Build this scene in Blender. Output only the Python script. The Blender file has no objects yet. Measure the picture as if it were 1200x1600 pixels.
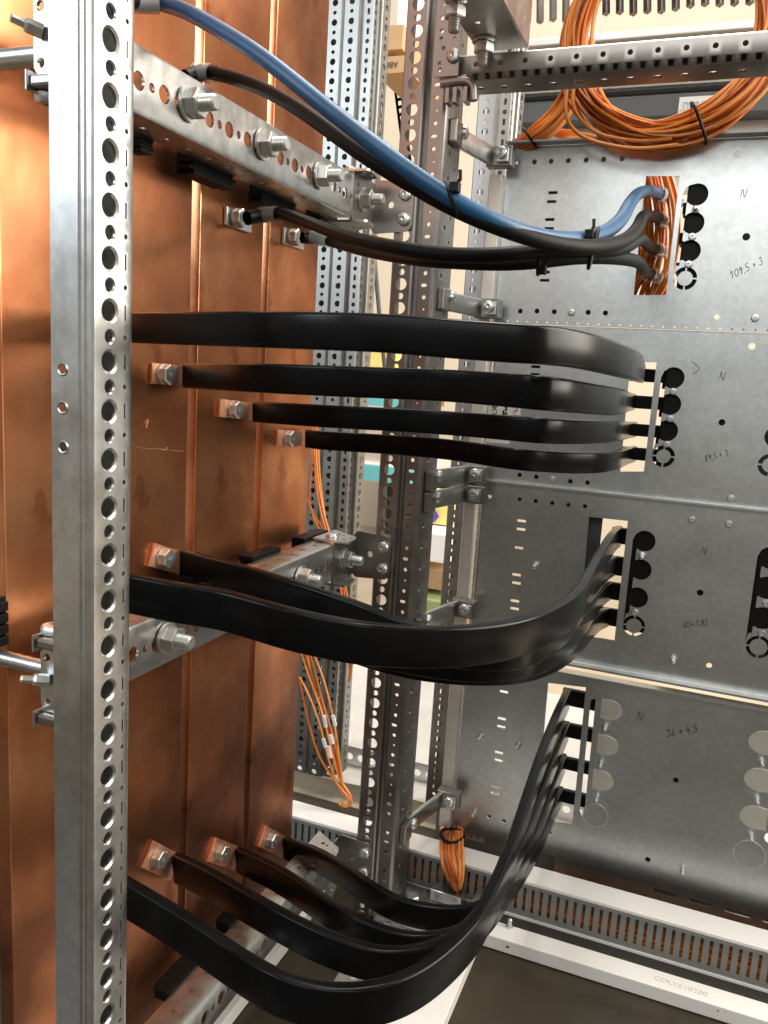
import bpy, bmesh, math, random
from mathutils import Vector, Matrix, noise
from mathutils.geometry import delaunay_2d_cdt
random.seed(11)
C = bpy.context.scene.collection
S = bpy.context.scene
PI = math.pi
H = 0.682                       # height of the lens above the floor, metres

# ------------------------------------------------------------------ camera
M = ((0.9272923, 0.3693141, 0.0611226), (0.1189147, -0.1357925, -0.9835749), (-0.3549481, 0.9193299, -0.1698362))
F = 1276.22
cd = bpy.data.cameras.new('camera'); cam = bpy.data.objects.new('camera', cd); C.objects.link(cam)
r_, d_, f_ = (Vector(v) for v in M)
mw = Matrix((r_, -d_, -f_)).transposed().to_4x4(); mw.translation = (0, 0, H)
cam.matrix_world = mw
cd.sensor_fit = 'HORIZONTAL'; cd.sensor_width = 36; cd.lens = 36 * F / 1200
cd.clip_start = 0.02; cd.clip_end = 60
S.camera = cam

# ------------------------------------------------------------------ world, lamps and added fill lights (indoor: no sun)
w = bpy.data.worlds.new('World'); S.world = w; w.use_nodes = True
bgn = w.node_tree.nodes['Background']
bgn.inputs[0].default_value = (1.0, 0.93, 0.84, 1); bgn.inputs[1].default_value = 0.40
def area(name, loc, target, sx, sy, power, col):
    l = bpy.data.lights.new(name, 'AREA'); l.shape = 'RECTANGLE'; l.size = sx; l.size_y = sy
    l.energy = power; l.color = col
    o = bpy.data.objects.new(name, l); C.objects.link(o); o.location = loc
    o.rotation_euler = (Vector(target) - Vector(loc)).to_track_quat('-Z', 'Y').to_euler()
area('fill_front', (0.45, -1.6, 1.85), (0.0, 1.0, 0.75), 2.6, 1.1, 34, (0.98, 0.98, 0.96))  # added unseen area light, placed so the upper plates mirror it
area('hall_lamp_side', (-1.6, -1.2, 1.7), (-0.3, 0.5, 0.6), 0.9, 0.9, 26, (0.78, 0.9, 1.0))
area('fill_right', (1.7, 1.4, 1.55), (-0.4, 0.6, 0.25), 1.8, 1.8, 125, (1.0, 0.93, 0.82))  # added unseen area light that brightens the copper bars
area('fill_back', (-0.5, 1.75, 2.9), (-0.5, 1.95, 0.0), 2.0, 0.7, 66, (1.0, 0.95, 0.88))  # added unseen light for the back wall and white sheet
area('hall_lamp_top', (-0.1, 0.75, 2.6), (-0.15, 0.75, 0.0), 1.6, 0.25, 34, (1.0, 0.94, 0.84))
S.view_settings.view_transform = 'Standard'; S.view_settings.look = 'None'
S.view_settings.exposure = 0.0; S.view_settings.gamma = 1
S.cycles.max_bounces = 6; S.cycles.diffuse_bounces = 3; S.cycles.glossy_bounces = 4
S.cycles.transmission_bounces = 4; S.cycles.sample_clamp_indirect = 3; S.cycles.caustics_reflective = False

# ------------------------------------------------------------------ placing: rays of the measured lens onto the real planes
def ray(px, py):
    x, y = (px - 600) / F, (py - 800) / F
    return Vector([M[0][i] * x + M[1][i] * y + M[2][i] for i in range(3)])
def at(px, py, ax, v):            # point on the plane axis = v (z measured from lens height)
    d = ray(px, py); p = d * (v / d['XYZ'.index(ax) if isinstance(ax, str) else ax]); return Vector((p.x, p.y, p.z + H))
def tt(px, py, t):
    p = ray(px, py) * t; return Vector((p.x, p.y, p.z + H))
def V(x, y, z): return Vector((x, y, z + H))   # z relative to the lens

# ------------------------------------------------------------------ materials
def mat(name, base, rough=0.5, metal=0.0, var=0.0, vscale=20, stretch=(1, 1, 1), col2=None, rvar=0.0, bump=0.0, bscale=300, spec=0.5, trans=0.0, alpha=1.0, coat=0, spangle=0):
    m = bpy.data.materials.new(name); m.use_nodes = True; nt = m.node_tree; n = nt.nodes; b = n['Principled BSDF']
    b.inputs['Base Color'].default_value = (*base, 1); b.inputs['Roughness'].default_value = rough; b.inputs['Metallic'].default_value = metal
    b.inputs['Specular IOR Level'].default_value = spec
    if trans: b.inputs['Transmission Weight'].default_value = trans
    if coat: b.inputs['Coat Weight'].default_value = coat; b.inputs['Coat Roughness'].default_value = 0.12
    if alpha < 1: b.inputs['Alpha'].default_value = alpha
    if var or rvar or bump:
        tc = n.new('ShaderNodeTexCoord'); mp = n.new('ShaderNodeMapping'); mp.inputs['Scale'].default_value = stretch
        nt.links.new(tc.outputs['Object'], mp.inputs[0])
        ns = n.new('ShaderNodeTexNoise'); ns.inputs['Scale'].default_value = vscale; ns.inputs['Detail'].default_value = 6; ns.inputs['Roughness'].default_value = 0.62
        nt.links.new(mp.outputs[0], ns.inputs['Vector'])
        rp = n.new('ShaderNodeValToRGB'); rp.color_ramp.elements[0].position = 0.32; rp.color_ramp.elements[1].position = 0.68
        c2 = col2 or tuple(max(0, c * (1 - var)) for c in base)
        rp.color_ramp.elements[0].color = (*c2, 1); rp.color_ramp.elements[1].color = (*base, 1)
        nt.links.new(ns.outputs['Fac'], rp.inputs[0])
        if var or col2: nt.links.new(rp.outputs[0], b.inputs['Base Color'])
        if rvar:
            mr = n.new('ShaderNodeMapRange'); mr.inputs[3].default_value = rough - rvar; mr.inputs[4].default_value = rough + rvar
            mr.inputs[1].default_value = 0.3; mr.inputs[2].default_value = 0.7
            nt.links.new(ns.outputs['Fac'], mr.inputs[0]); nt.links.new(mr.outputs[0], b.inputs['Roughness'])
        if spangle:          # crystalline zinc flakes, each a touch lighter or darker
            vo = n.new('ShaderNodeTexVoronoi'); vo.inputs['Scale'].default_value = 170; nt.links.new(tc.outputs['Object'], vo.inputs['Vector'])
            ms_ = n.new('ShaderNodeMapRange'); ms_.inputs[3].default_value = 0.93; ms_.inputs[4].default_value = 1.05
            sp_ = n.new('ShaderNodeSeparateColor'); nt.links.new(vo.outputs['Color'], sp_.inputs[0]); nt.links.new(sp_.outputs[0], ms_.inputs[0])
            mm = n.new('ShaderNodeMix'); mm.data_type = 'RGBA'; mm.blend_type = 'MULTIPLY'; mm.inputs[0].default_value = 1
            nt.links.new(rp.outputs[0], mm.inputs[6]); nt.links.new(ms_.outputs[0], mm.inputs[7]); nt.links.new(mm.outputs[2], b.inputs['Base Color'])
        if bump:
            n2 = n.new('ShaderNodeTexNoise'); n2.inputs['Scale'].default_value = bscale; n2.inputs['Detail'].default_value = 4
            nt.links.new(mp.outputs[0], n2.inputs['Vector'])
            bp = n.new('ShaderNodeBump'); bp.inputs['Strength'].default_value = bump; bp.inputs['Distance'].default_value = 0.002
            nt.links.new(n2.outputs['Fac'], bp.inputs['Height']); nt.links.new(bp.outputs[0], b.inputs['Normal'])
    return m
def copper_mat(name, base, dark, bright, rough):
    m = mat(name, base, rough, 1.0); nt = m.node_tree; n = nt.nodes; b = n['Principled BSDF']
    tc = n.new('ShaderNodeTexCoord')
    def noise_(scale, stretch, det=6, dist=0.0):
        mp = n.new('ShaderNodeMapping'); mp.inputs['Scale'].default_value = stretch; nt.links.new(tc.outputs['Object'], mp.inputs[0])
        s = n.new('ShaderNodeTexNoise'); s.inputs['Scale'].default_value = scale; s.inputs['Detail'].default_value = det; s.inputs['Distortion'].default_value = dist
        nt.links.new(mp.outputs[0], s.inputs['Vector']); return s
    a = noise_(8, (1, 1, 0.8), 10, 0.25); g = noise_(140, (1, 1, 0.02), 3); st = noise_(15, (1, 1, 0.8), 10, 0.2)
    r1 = n.new('ShaderNodeValToRGB'); r1.color_ramp.elements[0].position = 0.38; r1.color_ramp.elements[1].position = 0.63
    r1.color_ramp.elements[0].color = (*dark, 1); r1.color_ramp.elements[1].color = (*bright, 1)
    e = r1.color_ramp.elements.new(0.52); e.color = (*base, 1)
    nt.links.new(a.outputs['Fac'], r1.inputs[0])
    r2 = n.new('ShaderNodeValToRGB'); r2.color_ramp.elements[0].position = 0.36; r2.color_ramp.elements[1].position = 0.395
    r2.color_ramp.elements[0].color = (0.62, 0.52, 0.46, 1); r2.color_ramp.elements[1].color = (1, 1, 1, 1)
    nt.links.new(st.outputs['Fac'], r2.inputs[0])
    mx = n.new('ShaderNodeMix'); mx.data_type = 'RGBA'; mx.blend_type = 'MULTIPLY'; mx.inputs[0].default_value = 0.7
    nt.links.new(r1.outputs[0], mx.inputs[6]); nt.links.new(r2.outputs[0], mx.inputs[7])
    nt.links.new(mx.outputs[2], b.inputs['Base Color'])
    mr = n.new('ShaderNodeMapRange'); mr.inputs[1].default_value = 0.3; mr.inputs[2].default_value = 0.7
    mr.inputs[3].default_value = rough + 0.10; mr.inputs[4].default_value = rough - 0.05
    nt.links.new(a.outputs['Fac'], mr.inputs[0]); nt.links.new(mr.outputs[0], b.inputs['Roughness'])
    bp = n.new('ShaderNodeBump'); bp.inputs['Strength'].default_value = 0.025; bp.inputs['Distance'].default_value = 0.001
    nt.links.new(g.outputs['Fac'], bp.inputs['Height']); nt.links.new(bp.outputs[0], b.inputs['Normal'])
    return m
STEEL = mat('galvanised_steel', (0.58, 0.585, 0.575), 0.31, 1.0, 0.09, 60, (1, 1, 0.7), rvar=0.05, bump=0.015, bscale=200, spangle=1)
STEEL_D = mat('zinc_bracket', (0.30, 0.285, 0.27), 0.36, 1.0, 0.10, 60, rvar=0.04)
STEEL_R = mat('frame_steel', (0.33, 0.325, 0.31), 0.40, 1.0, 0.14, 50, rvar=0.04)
PLATE = mat('galvanised_plate', (0.53, 0.56, 0.565), 0.36, 1.0, 0.07, 7, (1, 1, 1.3), rvar=0.05, bump=0.012, bscale=90, spangle=1)
DISC = mat('knockout_steel', (0.78, 0.76, 0.70), 0.5, 1.0, 0.12, 40)
BOLT = mat('zinc_bolt', (0.70, 0.71, 0.69), 0.34, 0.9, 0.25, 160)
COPPER = copper_mat('copper_bar', (0.54, 0.20, 0.088), (0.26, 0.10, 0.052), (0.78, 0.35, 0.175), 0.30)
LUG = mat('copper_lug', (0.88, 0.45, 0.28), 0.44, 0.85, 0.14, 60, rvar=0.06)
BLACK = mat('black_insulation', (0.005, 0.005, 0.0055), 0.23, 0, 0.6, 24, rvar=0.05, spec=0.13)
CABLE = mat('black_cable', (0.007, 0.007, 0.007), 0.5, 0, 0.4, 90, bump=0.04, bscale=400, spec=0.10)
BLUE = mat('blue_cable', (0.007, 0.074, 0.175), 0.42, 0, 0.25, 40, bump=0.05, bscale=400)
PLASTIC = mat('black_plastic', (0.006, 0.006, 0.006), 0.5, spec=0.15)
CLEAR = mat('clear_sleeve', (0.9, 0.88, 0.9), 0.12, 0, alpha=0.45, spec=0.6)
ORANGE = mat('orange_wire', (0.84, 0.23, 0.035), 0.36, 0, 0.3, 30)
ORANGE2 = mat('orange_wire_bright', (0.95, 0.33, 0.06), 0.34, 0, 0.2, 30)  # brighter orange tone of some wires
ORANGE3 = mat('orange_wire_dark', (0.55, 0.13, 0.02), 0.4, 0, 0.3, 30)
WHITE = mat('white_paint', (0.78, 0.76, 0.73), 0.45, 0, 0.04, 12)
GREYP = mat('grey_duct', (0.20, 0.195, 0.18), 0.45, 0, 0.08, 30)
CREAM = mat('cream_wall', (0.62, 0.54, 0.43), 0.8, 0, 0.06, 4)
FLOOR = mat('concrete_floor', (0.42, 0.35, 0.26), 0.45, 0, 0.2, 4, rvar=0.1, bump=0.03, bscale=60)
FLOOR_D = mat('dark_floor', (0.050, 0.038, 0.022), 0.34, 0, 0.5, 5, rvar=0.12, bump=0.03, bscale=60, spec=0.35)
CARTON = mat('carton', (0.46, 0.29, 0.15), 0.8, 0, 0.1, 8)
INK = mat('marker_ink', (0.015, 0.014, 0.02), 0.6)
PINK = mat('red_print', (0.55, 0.05, 0.06), 0.6)
GREYINK = mat('grey_print', (0.58, 0.56, 0.53), 0.7)
BLUEINK = mat('blue_print', (0.35, 0.45, 0.68), 0.7)
RUBBER = mat('rubber_seal', (0.02, 0.018, 0.016), 0.7)
DARKG = mat('dark_grey_paint', (0.075, 0.078, 0.078), 0.4)
TEAL = mat('teal_edge', (0.12, 0.42, 0.46), 0.5)
WOOD = mat('plywood', (0.34, 0.2, 0.1), 0.7, 0, 0.2, 10)
GREEN = mat('green_crate', (0.24, 0.30, 0.12), 0.6)
YELLOW = mat('yellow_film', (0.75, 0.62, 0.2), 0.5)
VIOLET = mat('violet_print', (0.09, 0.06, 0.3), 0.5)

# ------------------------------------------------------------------ object helpers
def thing(name, label, cat, base, group=None):
    o = bpy.data.objects.new(name, None); C.objects.link(o); o.location = base; o.empty_display_size = 0.02
    o['label'] = label; o['category'] = cat
    if group: o['group'] = group
    return o
ORG = {}
def wloc(o):
    v = Vector(o.location)
    while o.parent: o = o.parent; v = v + Vector(o.location)
    return v
def smooth(me, ang=35):
    for p in me.polygons: p.use_smooth = True
    try: me.set_sharp_from_angle(angle=math.radians(ang))
    except Exception: pass
def obj(name, bm, m, parent=None, base=None, sm=0):
    """bm is in world coordinates; becomes ONE mesh object with its origin at its base/parent"""
    org = wloc(parent) if parent else Vector(base or (0, 0, 0))
    bmesh.ops.translate(bm, verts=bm.verts, vec=-org)
    me = bpy.data.meshes.new(name); bm.normal_update(); bm.to_mesh(me); bm.free()
    if sm: smooth(me, sm)
    me.materials.append(m)
    o = bpy.data.objects.new(name, me); C.objects.link(o)
    if parent: o.parent = parent
    else: o.location = org
    return o
def tag(o, label=None, cat=None, group=None, kind=None):
    if label: o['label'] = label
    if cat: o['category'] = cat
    if group: o['group'] = group
    if kind: o['kind'] = kind
    return o
def put(name, me, m, parent, loc, rot=(0, 0, 0)):   # shared mesh placed at a world point
    if not me.materials: me.materials.append(m)
    o = bpy.data.objects.new(name, me); C.objects.link(o)
    o.parent = parent; o.location = Vector(loc) - wloc(parent); o.rotation_euler = rot
    return o
def box(bm, x0, x1, y0, y1, z0, z1, bev=0.0):
    vs = [bm.verts.new(p) for p in ((x0, y0, z0), (x1, y0, z0), (x1, y1, z0), (x0, y1, z0), (x0, y0, z1), (x1, y0, z1), (x1, y1, z1), (x0, y1, z1))]
    fs = [bm.faces.new([vs[i] for i in q]) for q in ((0, 3, 2, 1), (4, 5, 6, 7), (0, 1, 5, 4), (1, 2, 6, 5), (2, 3, 7, 6), (3, 0, 4, 7))]
    if bev:
        es = list({e for f in fs for e in f.edges})
        bmesh.ops.bevel(bm, geom=es, offset=bev, segments=2, affect='EDGES', profile=0.6)
    return bm
def B(*a, **k): return box(bmesh.new(), *a[:4], a[4] + H, a[5] + H, **k)   # z relative to the lens
def mesh_of(name, bm, sm=0):
    me = bpy.data.meshes.new(name); bm.normal_update(); bm.to_mesh(me); bm.free()
    if sm: smooth(me, sm)
    return me
def catmull(P, n):
    P = [Vector(p) for p in P]; Q = [2 * P[0] - P[1]] + P + [2 * P[-1] - P[-2]]; out = []
    for i in range(1, len(Q) - 2):
        a, b, c, d = Q[i - 1:i + 3]
        for k in range(n):
            t = k / n
            out.append(0.5 * ((2 * b) + (c - a) * t + (2 * a - 5 * b + 4 * c - d) * t * t + (3 * b - a - 3 * c + d) * t ** 3))
    out.append(P[-1]); return out
def relax(P, it):
    P = [p.copy() for p in P]
    for _ in range(it):
        P = [P[0]] + [P[i] * 0.5 + (P[i - 1] + P[i + 1]) * 0.25 for i in range(1, len(P) - 1)] + [P[-1]]
    return P
def tube(bm, P, r, seg=8, cap=True):
    P = [Vector(p) for p in P]; T = [(P[min(i + 1, len(P) - 1)] - P[max(i - 1, 0)]).normalized() for i in range(len(P))]
    up = Vector((0, 0, 1)) if abs(T[0].z) < 0.9 else Vector((1, 0, 0))
    n = (up - T[0] * up.dot(T[0])).normalized(); rings = []
    for i, p in enumerate(P):
        n = (n - T[i] * n.dot(T[i])).normalized(); b = T[i].cross(n)
        rr = r(i / (len(P) - 1)) if callable(r) else r
        rings.append([bm.verts.new(p + (n * math.cos(a) + b * math.sin(a)) * rr) for a in [2 * PI * k / seg for k in range(seg)]])
    for i in range(len(rings) - 1):
        for k in range(seg):
            bm.faces.new((rings[i][k], rings[i][(k + 1) % seg], rings[i + 1][(k + 1) % seg], rings[i + 1][k]))
    if cap: bm.faces.new(rings[0][::-1]); bm.faces.new(rings[-1])
    return bm
def strap_sweep(bm, P, h, d, tilt=None):
    """flat bar: width h stays close to vertical, thickness d, rounded edges"""
    n = len(P); prof = []
    r = d * 0.24
    for sx, sy, a0 in ((1, 1, 0), (-1, 1, 90), (-1, -1, 180), (1, -1, 270)):
        for k in range(4):
            a = math.radians(a0 + 30 * k); prof.append((sx * (d / 2 - r) + r * math.cos(a), sy * (h / 2 - r) + r * math.sin(a)))
    rings = []
    for i in range(n):
        T = (P[min(i + 1, n - 1)] - P[max(i - 1, 0)]).normalized(); up = Vector((0, 0, 1))
        up = (up - T * up.dot(T)).normalized(); nn = T.cross(up).normalized()
        if tilt:
            a = tilt(i / (n - 1)); up, nn = up * math.cos(a) + nn * math.sin(a), nn * math.cos(a) - up * math.sin(a)
        rings.append([bm.verts.new(P[i] + nn * x + up * y) for x, y in prof])
    m = len(prof)
    for i in range(n - 1):
        for k in range(m): bm.faces.new((rings[i][k], rings[i][(k + 1) % m], rings[i + 1][(k + 1) % m], rings[i + 1][k]))
    bm.faces.new(rings[0][::-1]); bm.faces.new(rings[-1]); return bm
def lathe(prof, seg=20, a0=0):
    bm = bmesh.new(); R = []
    for r, h in prof:
        R.append([bm.verts.new((0, 0, h))] if r < 1e-6 else [bm.verts.new((r * math.cos(a0 + 2 * PI * k / seg), r * math.sin(a0 + 2 * PI * k / seg), h)) for k in range(seg)])
    for a, b in zip(R, R[1:]):
        for k in range(seg):
            q = [a[k % len(a)], a[(k + 1) % len(a)], b[(k + 1) % len(b)], b[k % len(b)]]
            u = []
            for v in q:
                if v not in u: u.append(v)
            if len(u) > 2: bm.faces.new(u)
    return bm
def circ(cu, cv, r, n=16): return [(cu + r * math.cos(2 * PI * (k + .5) / n), cv + r * math.sin(2 * PI * (k + .5) / n)) for k in range(n)]
def slot(cu, cv, a, b, n=16):
    s = min(a, b); out = []
    for k in range(n):
        t = 2 * PI * (k + .5) / n; c, d = math.cos(t), math.sin(t)
        out.append((cu + (a - s) * (1 if c > 0 else -1) + s * c, cv + (b - s) * (1 if d > 0 else -1) + s * d))
    return out
def rect(cu, cv, a, b): return [(cu + a, cv + b), (cu - a, cv + b), (cu - a, cv - b), (cu + a, cv - b)]
def profile(path, v0, v1, pitch, holes, mp, thick=0.002, side=1, dimple=0):
    """sheet-metal section: polyline path swept along v, real holes cut cell by cell. holes[seg](k, width) -> polygon or None"""
    nk = max(1, round((v1 - v0) / pitch)); pv = (v1 - v0) / nk; P = [Vector(p) for p in path]; n = len(P)
    sn = []                                   # unit normals of the path segments
    for i in range(n - 1):
        u = (P[i + 1] - P[i]).normalized(); sn.append(Vector((-u.y, u.x)))
    vn = []
    for i in range(n):
        q = sn[max(i - 1, 0)] + sn[min(i, n - 2)]
        vn.append(q.normalized() if q.length > .2 else sn[min(i, n - 2)])
    bm = bmesh.new(); faces = []; co = []      # every vertex is (a, b, v, normal)
    def nv(a, b, v, m): co.append((a, b, v, m)); return len(co) - 1
    G = {(i, k): nv(P[i].x, P[i].y, v0 + k * pv, vn[i]) for i in range(n) for k in range(nk + 1)}
    for i in range(n - 1):
        p, q = P[i], P[i + 1]; wd = (q - p).length; u = (q - p) / wd
        for k in range(nk):
            cs = [G[i, k], G[i + 1, k], G[i + 1, k + 1], G[i, k + 1]]
            hp = holes[i](k, wd) if i in holes else None
            if not hp: faces.append(cs); continue
            cu = sum(x for x, _ in hp) / len(hp); cv = sum(y for _, y in hp) / len(hp)
            if dimple and wd > .008:       # edge of the hole drawn inwards
                big = [(cu + (x - cu) * 1.26, cv + (y - cv) * 1.26) for x, y in hp]; dn = sn[i] * dimple * side
                hv = [nv(p.x + u.x * x, p.y + u.y * x, v0 + k * pv + y, sn[i]) for x, y in big]
                inn = [nv(p.x + u.x * x + dn.x, p.y + u.y * x + dn.y, v0 + k * pv + y, sn[i]) for x, y in hp]
                for j in range(len(hp)): j2 = (j + 1) % len(hp); faces.append([hv[j], hv[j2], inn[j2], inn[j]])
            else: hv = [nv(p.x + u.x * x, p.y + u.y * x, v0 + k * pv + y, sn[i]) for x, y in hp]
            qd = [(0 if x < cu else 1) if y < cv else (3 if x < cu else 2) for x, y in hp]
            for j in range(len(hp)):
                j2 = (j + 1) % len(hp)
                if qd[j] == qd[j2]: faces.append([cs[qd[j]], hv[j2], hv[j]])
                else: faces.append([cs[qd[j]], cs[qd[j2]], hv[j2], hv[j]])
    A = [bm.verts.new(mp(a, b, v)) for a, b, v, m in co]
    Bk = [bm.verts.new(mp(a + side * thick * m.x, b + side * thick * m.y, v)) for a, b, v, m in co]
    ed = set()
    for f in faces:
        bm.faces.new([A[i] for i in f]); bm.faces.new([Bk[i] for i in f][::-1])
        for i in range(len(f)): ed.add((f[i], f[(i + 1) % len(f)]))
    for i, j in ed:
        if (j, i) not in ed: bm.faces.new((A[j], A[i], Bk[i], Bk[j]))
    bmesh.ops.recalc_face_normals(bm, faces=bm.faces)
    return bm
def inside(p, poly):
    x, y = p; c = False
    for i in range(len(poly)):
        (x1, y1), (x2, y2) = poly[i], poly[i - 1]
        if (y1 > y) != (y2 > y) and x < (x2 - x1) * (y - y1) / (y2 - y1) + x1: c = not c
    return c
def plate(outer, holes, y0, t):
    """flat sheet in the XZ plane (front face at y0), real holes, thickness t going back"""
    vs, es = [], []
    for poly in [outer] + holes:
        n0 = len(vs); vs += [Vector(p) for p in poly]; es += [(n0 + i, n0 + (i + 1) % len(poly)) for i in range(len(poly))]
    r = delaunay_2d_cdt(vs, es, [], 0, 1e-7); V2, Fc = r[0], r[2]
    bm = bmesh.new(); a = [bm.verts.new((v.x, y0, v.y)) for v in V2]; b = [bm.verts.new((v.x, y0 + t, v.y)) for v in V2]; cnt = {}
    for f in Fc:
        c = (sum(V2[i].x for i in f) / len(f), sum(V2[i].y for i in f) / len(f))
        if not inside(c, outer) or any(inside(c, h) for h in holes): continue
        bm.faces.new([a[i] for i in f]); bm.faces.new([b[i] for i in f][::-1])
        for i in range(len(f)):
            e = (f[i], f[(i + 1) % len(f)]); cnt[e] = 1
    for (i, j) in list(cnt):
        if (j, i) not in cnt: bm.faces.new((a[j], a[i], b[i], b[j]))
    bmesh.ops.delete(bm, geom=[v for v in bm.verts if not v.link_faces], context='VERTS')
    bmesh.ops.recalc_face_normals(bm, faces=bm.faces)
    return bm
def text_mesh(s, size):
    c = bpy.data.curves.new('txt', 'FONT'); c.body = s; c.size = size; c.align_x = 'CENTER'; c.align_y = 'CENTER'; c.extrude = 0.0002
    o = bpy.data.objects.new('txt', c); C.objects.link(o)
    me = bpy.data.meshes.new_from_object(o.evaluated_get(bpy.context.evaluated_depsgraph_get()))
    bpy.data.objects.remove(o); bpy.data.curves.remove(c); return me

# ------------------------------------------------------------------ shared small meshes (local +Z is the axis)
def hexm(af, h):
    R = af / 2 / math.cos(PI / 6)
    bm = lathe([(0, 0), (R, 0), (R, h * .86), (R * .9, h), (0, h)], 6); return bm
HEX = mesh_of('bolt_head', hexm(0.0145, 0.0066))
NUT = mesh_of('nut', lathe([(0.0058, 0), (0.0095, 0), (0.0099, .0012), (0.0099, .0082), (0.0092, 0.0092), (0.0058, 0.0092)], 6))
WASH = mesh_of('washer', lathe([(0.006, 0), (0.0118, 0), (0.0118, 0.0022), (0.006, 0.0022)], 28), 30)
WASH_S = mesh_of('washer_small', lathe([(0.004, 0), (0.0084, 0), (0.0084, 0.0014), (0.004, 0.0014)], 24), 30)
def thread(r, L, n):
    p = [(0, 0), (r, 0)]
    for i in range(n): p += [(r, L * (i + .1) / n), (r * .86, L * (i + .6) / n)]
    return lathe(p + [(r * .98, L), (r * .75, L + r * .25), (0, L + r * .25)], 18)
STUD = mesh_of('stud', thread(0.0056, 0.0225, 11), 25)
SCREW = mesh_of('pan_screw', lathe([(0.0008, .0035), (0.0024, .0038), (0.0024, .0052), (0.0056, .0046), (0.0068, .0030), (0.0068, 0), (0, 0)][::-1], 20), 40)
RIV = mesh_of('rivet_stud', lathe([(0.0042, 0), (0.0042, .002), (0.0026, .0024), (0.0026, .011), (0.0014, .012), (0, .012)], 14), 35)
RIVNUT = mesh_of('rivet_nut', lathe([(0, .0008), (0.0016, .0008), (0.0016, .003), (0.0036, .0028), (0.0043, .001), (0.0043, 0)], 14), 35)
STUD_S = mesh_of('small_stud', lathe([(0, 0), (.0036, 0), (.0036, .007), (.0030, .008), (.0021, .0084), (.0021, .014), (.0016, .0147), (0, .0147)], 6), 25)
T88 = text_mesh('8.8', 0.0042)
RX = (0, PI / 2, 0)             # local Z -> +X
RYN = (PI / 2, 0, 0)            # local Z -> -Y

# ------------------------------------------------------------------ floor and surroundings
bm = bmesh.new(); bmesh.ops.create_grid(bm, x_segments=1, y_segments=1, size=12)
tag(obj('floor', bm, FLOOR), kind='structure')
bm = box(bmesh.new(), -1.4, 1.6, -2.2, 1.10, .0005, .004); tag(obj('floor_layer', bm, FLOOR_D, base=(0, 0, 0)), 'dark brown layer added over the floor under the cabinet frames', 'floor board')  # added dark layer over the beige floor under the frames

# ================================================================== PERFORATED UPRIGHTS
ZB, ZT = -0.660, 0.62
P25 = 0.0125
def alt(big, small, cu=0.5):
    return lambda k, wd: circ(wd * cu, P25 / 2, big if k % 2 == 0 else small)
def slit(a, b, r, cu=0.5):
    return lambda k, wd: slot(wd * cu, P25 / 2, a, b) if k % 2 == 0 else circ(wd * cu, P25 / 2, r)
u = thing('perforated_upright', 'tall near upright with blank front face and side row of holes, closest to the viewer', 'upright', V(-0.297, 0.34, ZB))
x1, y0 = -0.2835, 0.3255
pth = [(-0.3105, 0.3565), (-0.3105, 0.3265), (-0.3095, y0), (-0.2925, y0), (-0.2917, y0 + .0012), (-0.2905, y0 + .0012), (-0.2897, y0), (-0.2887, y0), (-0.2880, y0 + .001), (-0.2872, y0 + .001), (-0.2862, y0), (-0.2846, y0 + .0002), (-0.2836, y0 + .0014), (x1, y0 + .003), (x1, 0.3475), (x1, 0.3532), (-0.2839, 0.3548), (-0.2846, 0.3559), (-0.2875, 0.3578), (-0.3072, 0.3580)]
zph = at(171, 150, 0, -0.2835).z - H
vb = zph - P25 / 2 - P25 * 70
vt = vb + P25 * 132
u.location = V(-0.297, 0.34, vb)
bm = profile(pth, vb, vt, P25, {13: alt(.0051, .0031, 0.50), 14: slit(.0006, .0040, .0013, .35)}, lambda a, b, v: V(a, b, v), 0.0016, 1, .0009)
obj('profile_body', bm, STEEL, u, sm=30)
# the three small holes with burrs in its front face
for (px, py) in ((98, 577), (98, 637), (99, 699)):
    p = at(px, py, 1, y0)
    bm = lathe([(0.0020, 0), (0.0029, 0.0006), (0.0036, 0)], 18); me = mesh_of('punched_hole', bm, 40); put('hole_rim', me, STEEL, u, p, RYN)
    me = mesh_of('hole', lathe([(0, 0.00025), (0.0021, 0.00025)], 16)); put('punched_hole', me, COPPER if py < 690 else RUBBER, u, p, RYN)

# upright B: the brown-looking one with big open holes
zph = at(650, 89.3, 1, 0.843).z - H
vb = zph - P25 / 2 - P25 * int((zph - ZB) / P25); NB = 106
ub = thing('perforated_upright', 'upright with big round see-through holes that the clamp rails are screwed to', 'upright', V(-0.31, 0.87, vb))
tx = lambda k, wd: (slot(wd * .45, P25 / 2, .0034, .0018) if k % 4 == 0 else circ(wd * .5, P25 / 2, .0022) if k % 2 else circ(wd * .55, P25 / 2, .0012))
sd = lambda k, wd: circ(wd * (.3 if k % 2 else .68), P25 / 2, .0031 if k % 2 else .0022)
pth = [(-0.3345, 0.868), (-0.3345, 0.8445), (-0.333, 0.843), (-0.3125, 0.843), (-0.3108, 0.844), (-0.3095, 0.850), (-0.307, 0.852), (-0.3055, 0.8505), (-0.305, 0.850), (-0.2915, 0.850), (-0.2885, 0.852), (-0.2870, 0.856), (-0.2870, 0.905), (-0.289, 0.908), (-0.305, 0.908)]
bm = profile(pth, vb, vb + P25 * NB, P25, {2: alt(.0063, .0034, .52), 8: tx, 11: sd}, lambda a, b, v: V(a, b, v), 0.0016)
obj('profile_body', bm, STEEL_D, ub, sm=30)

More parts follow.
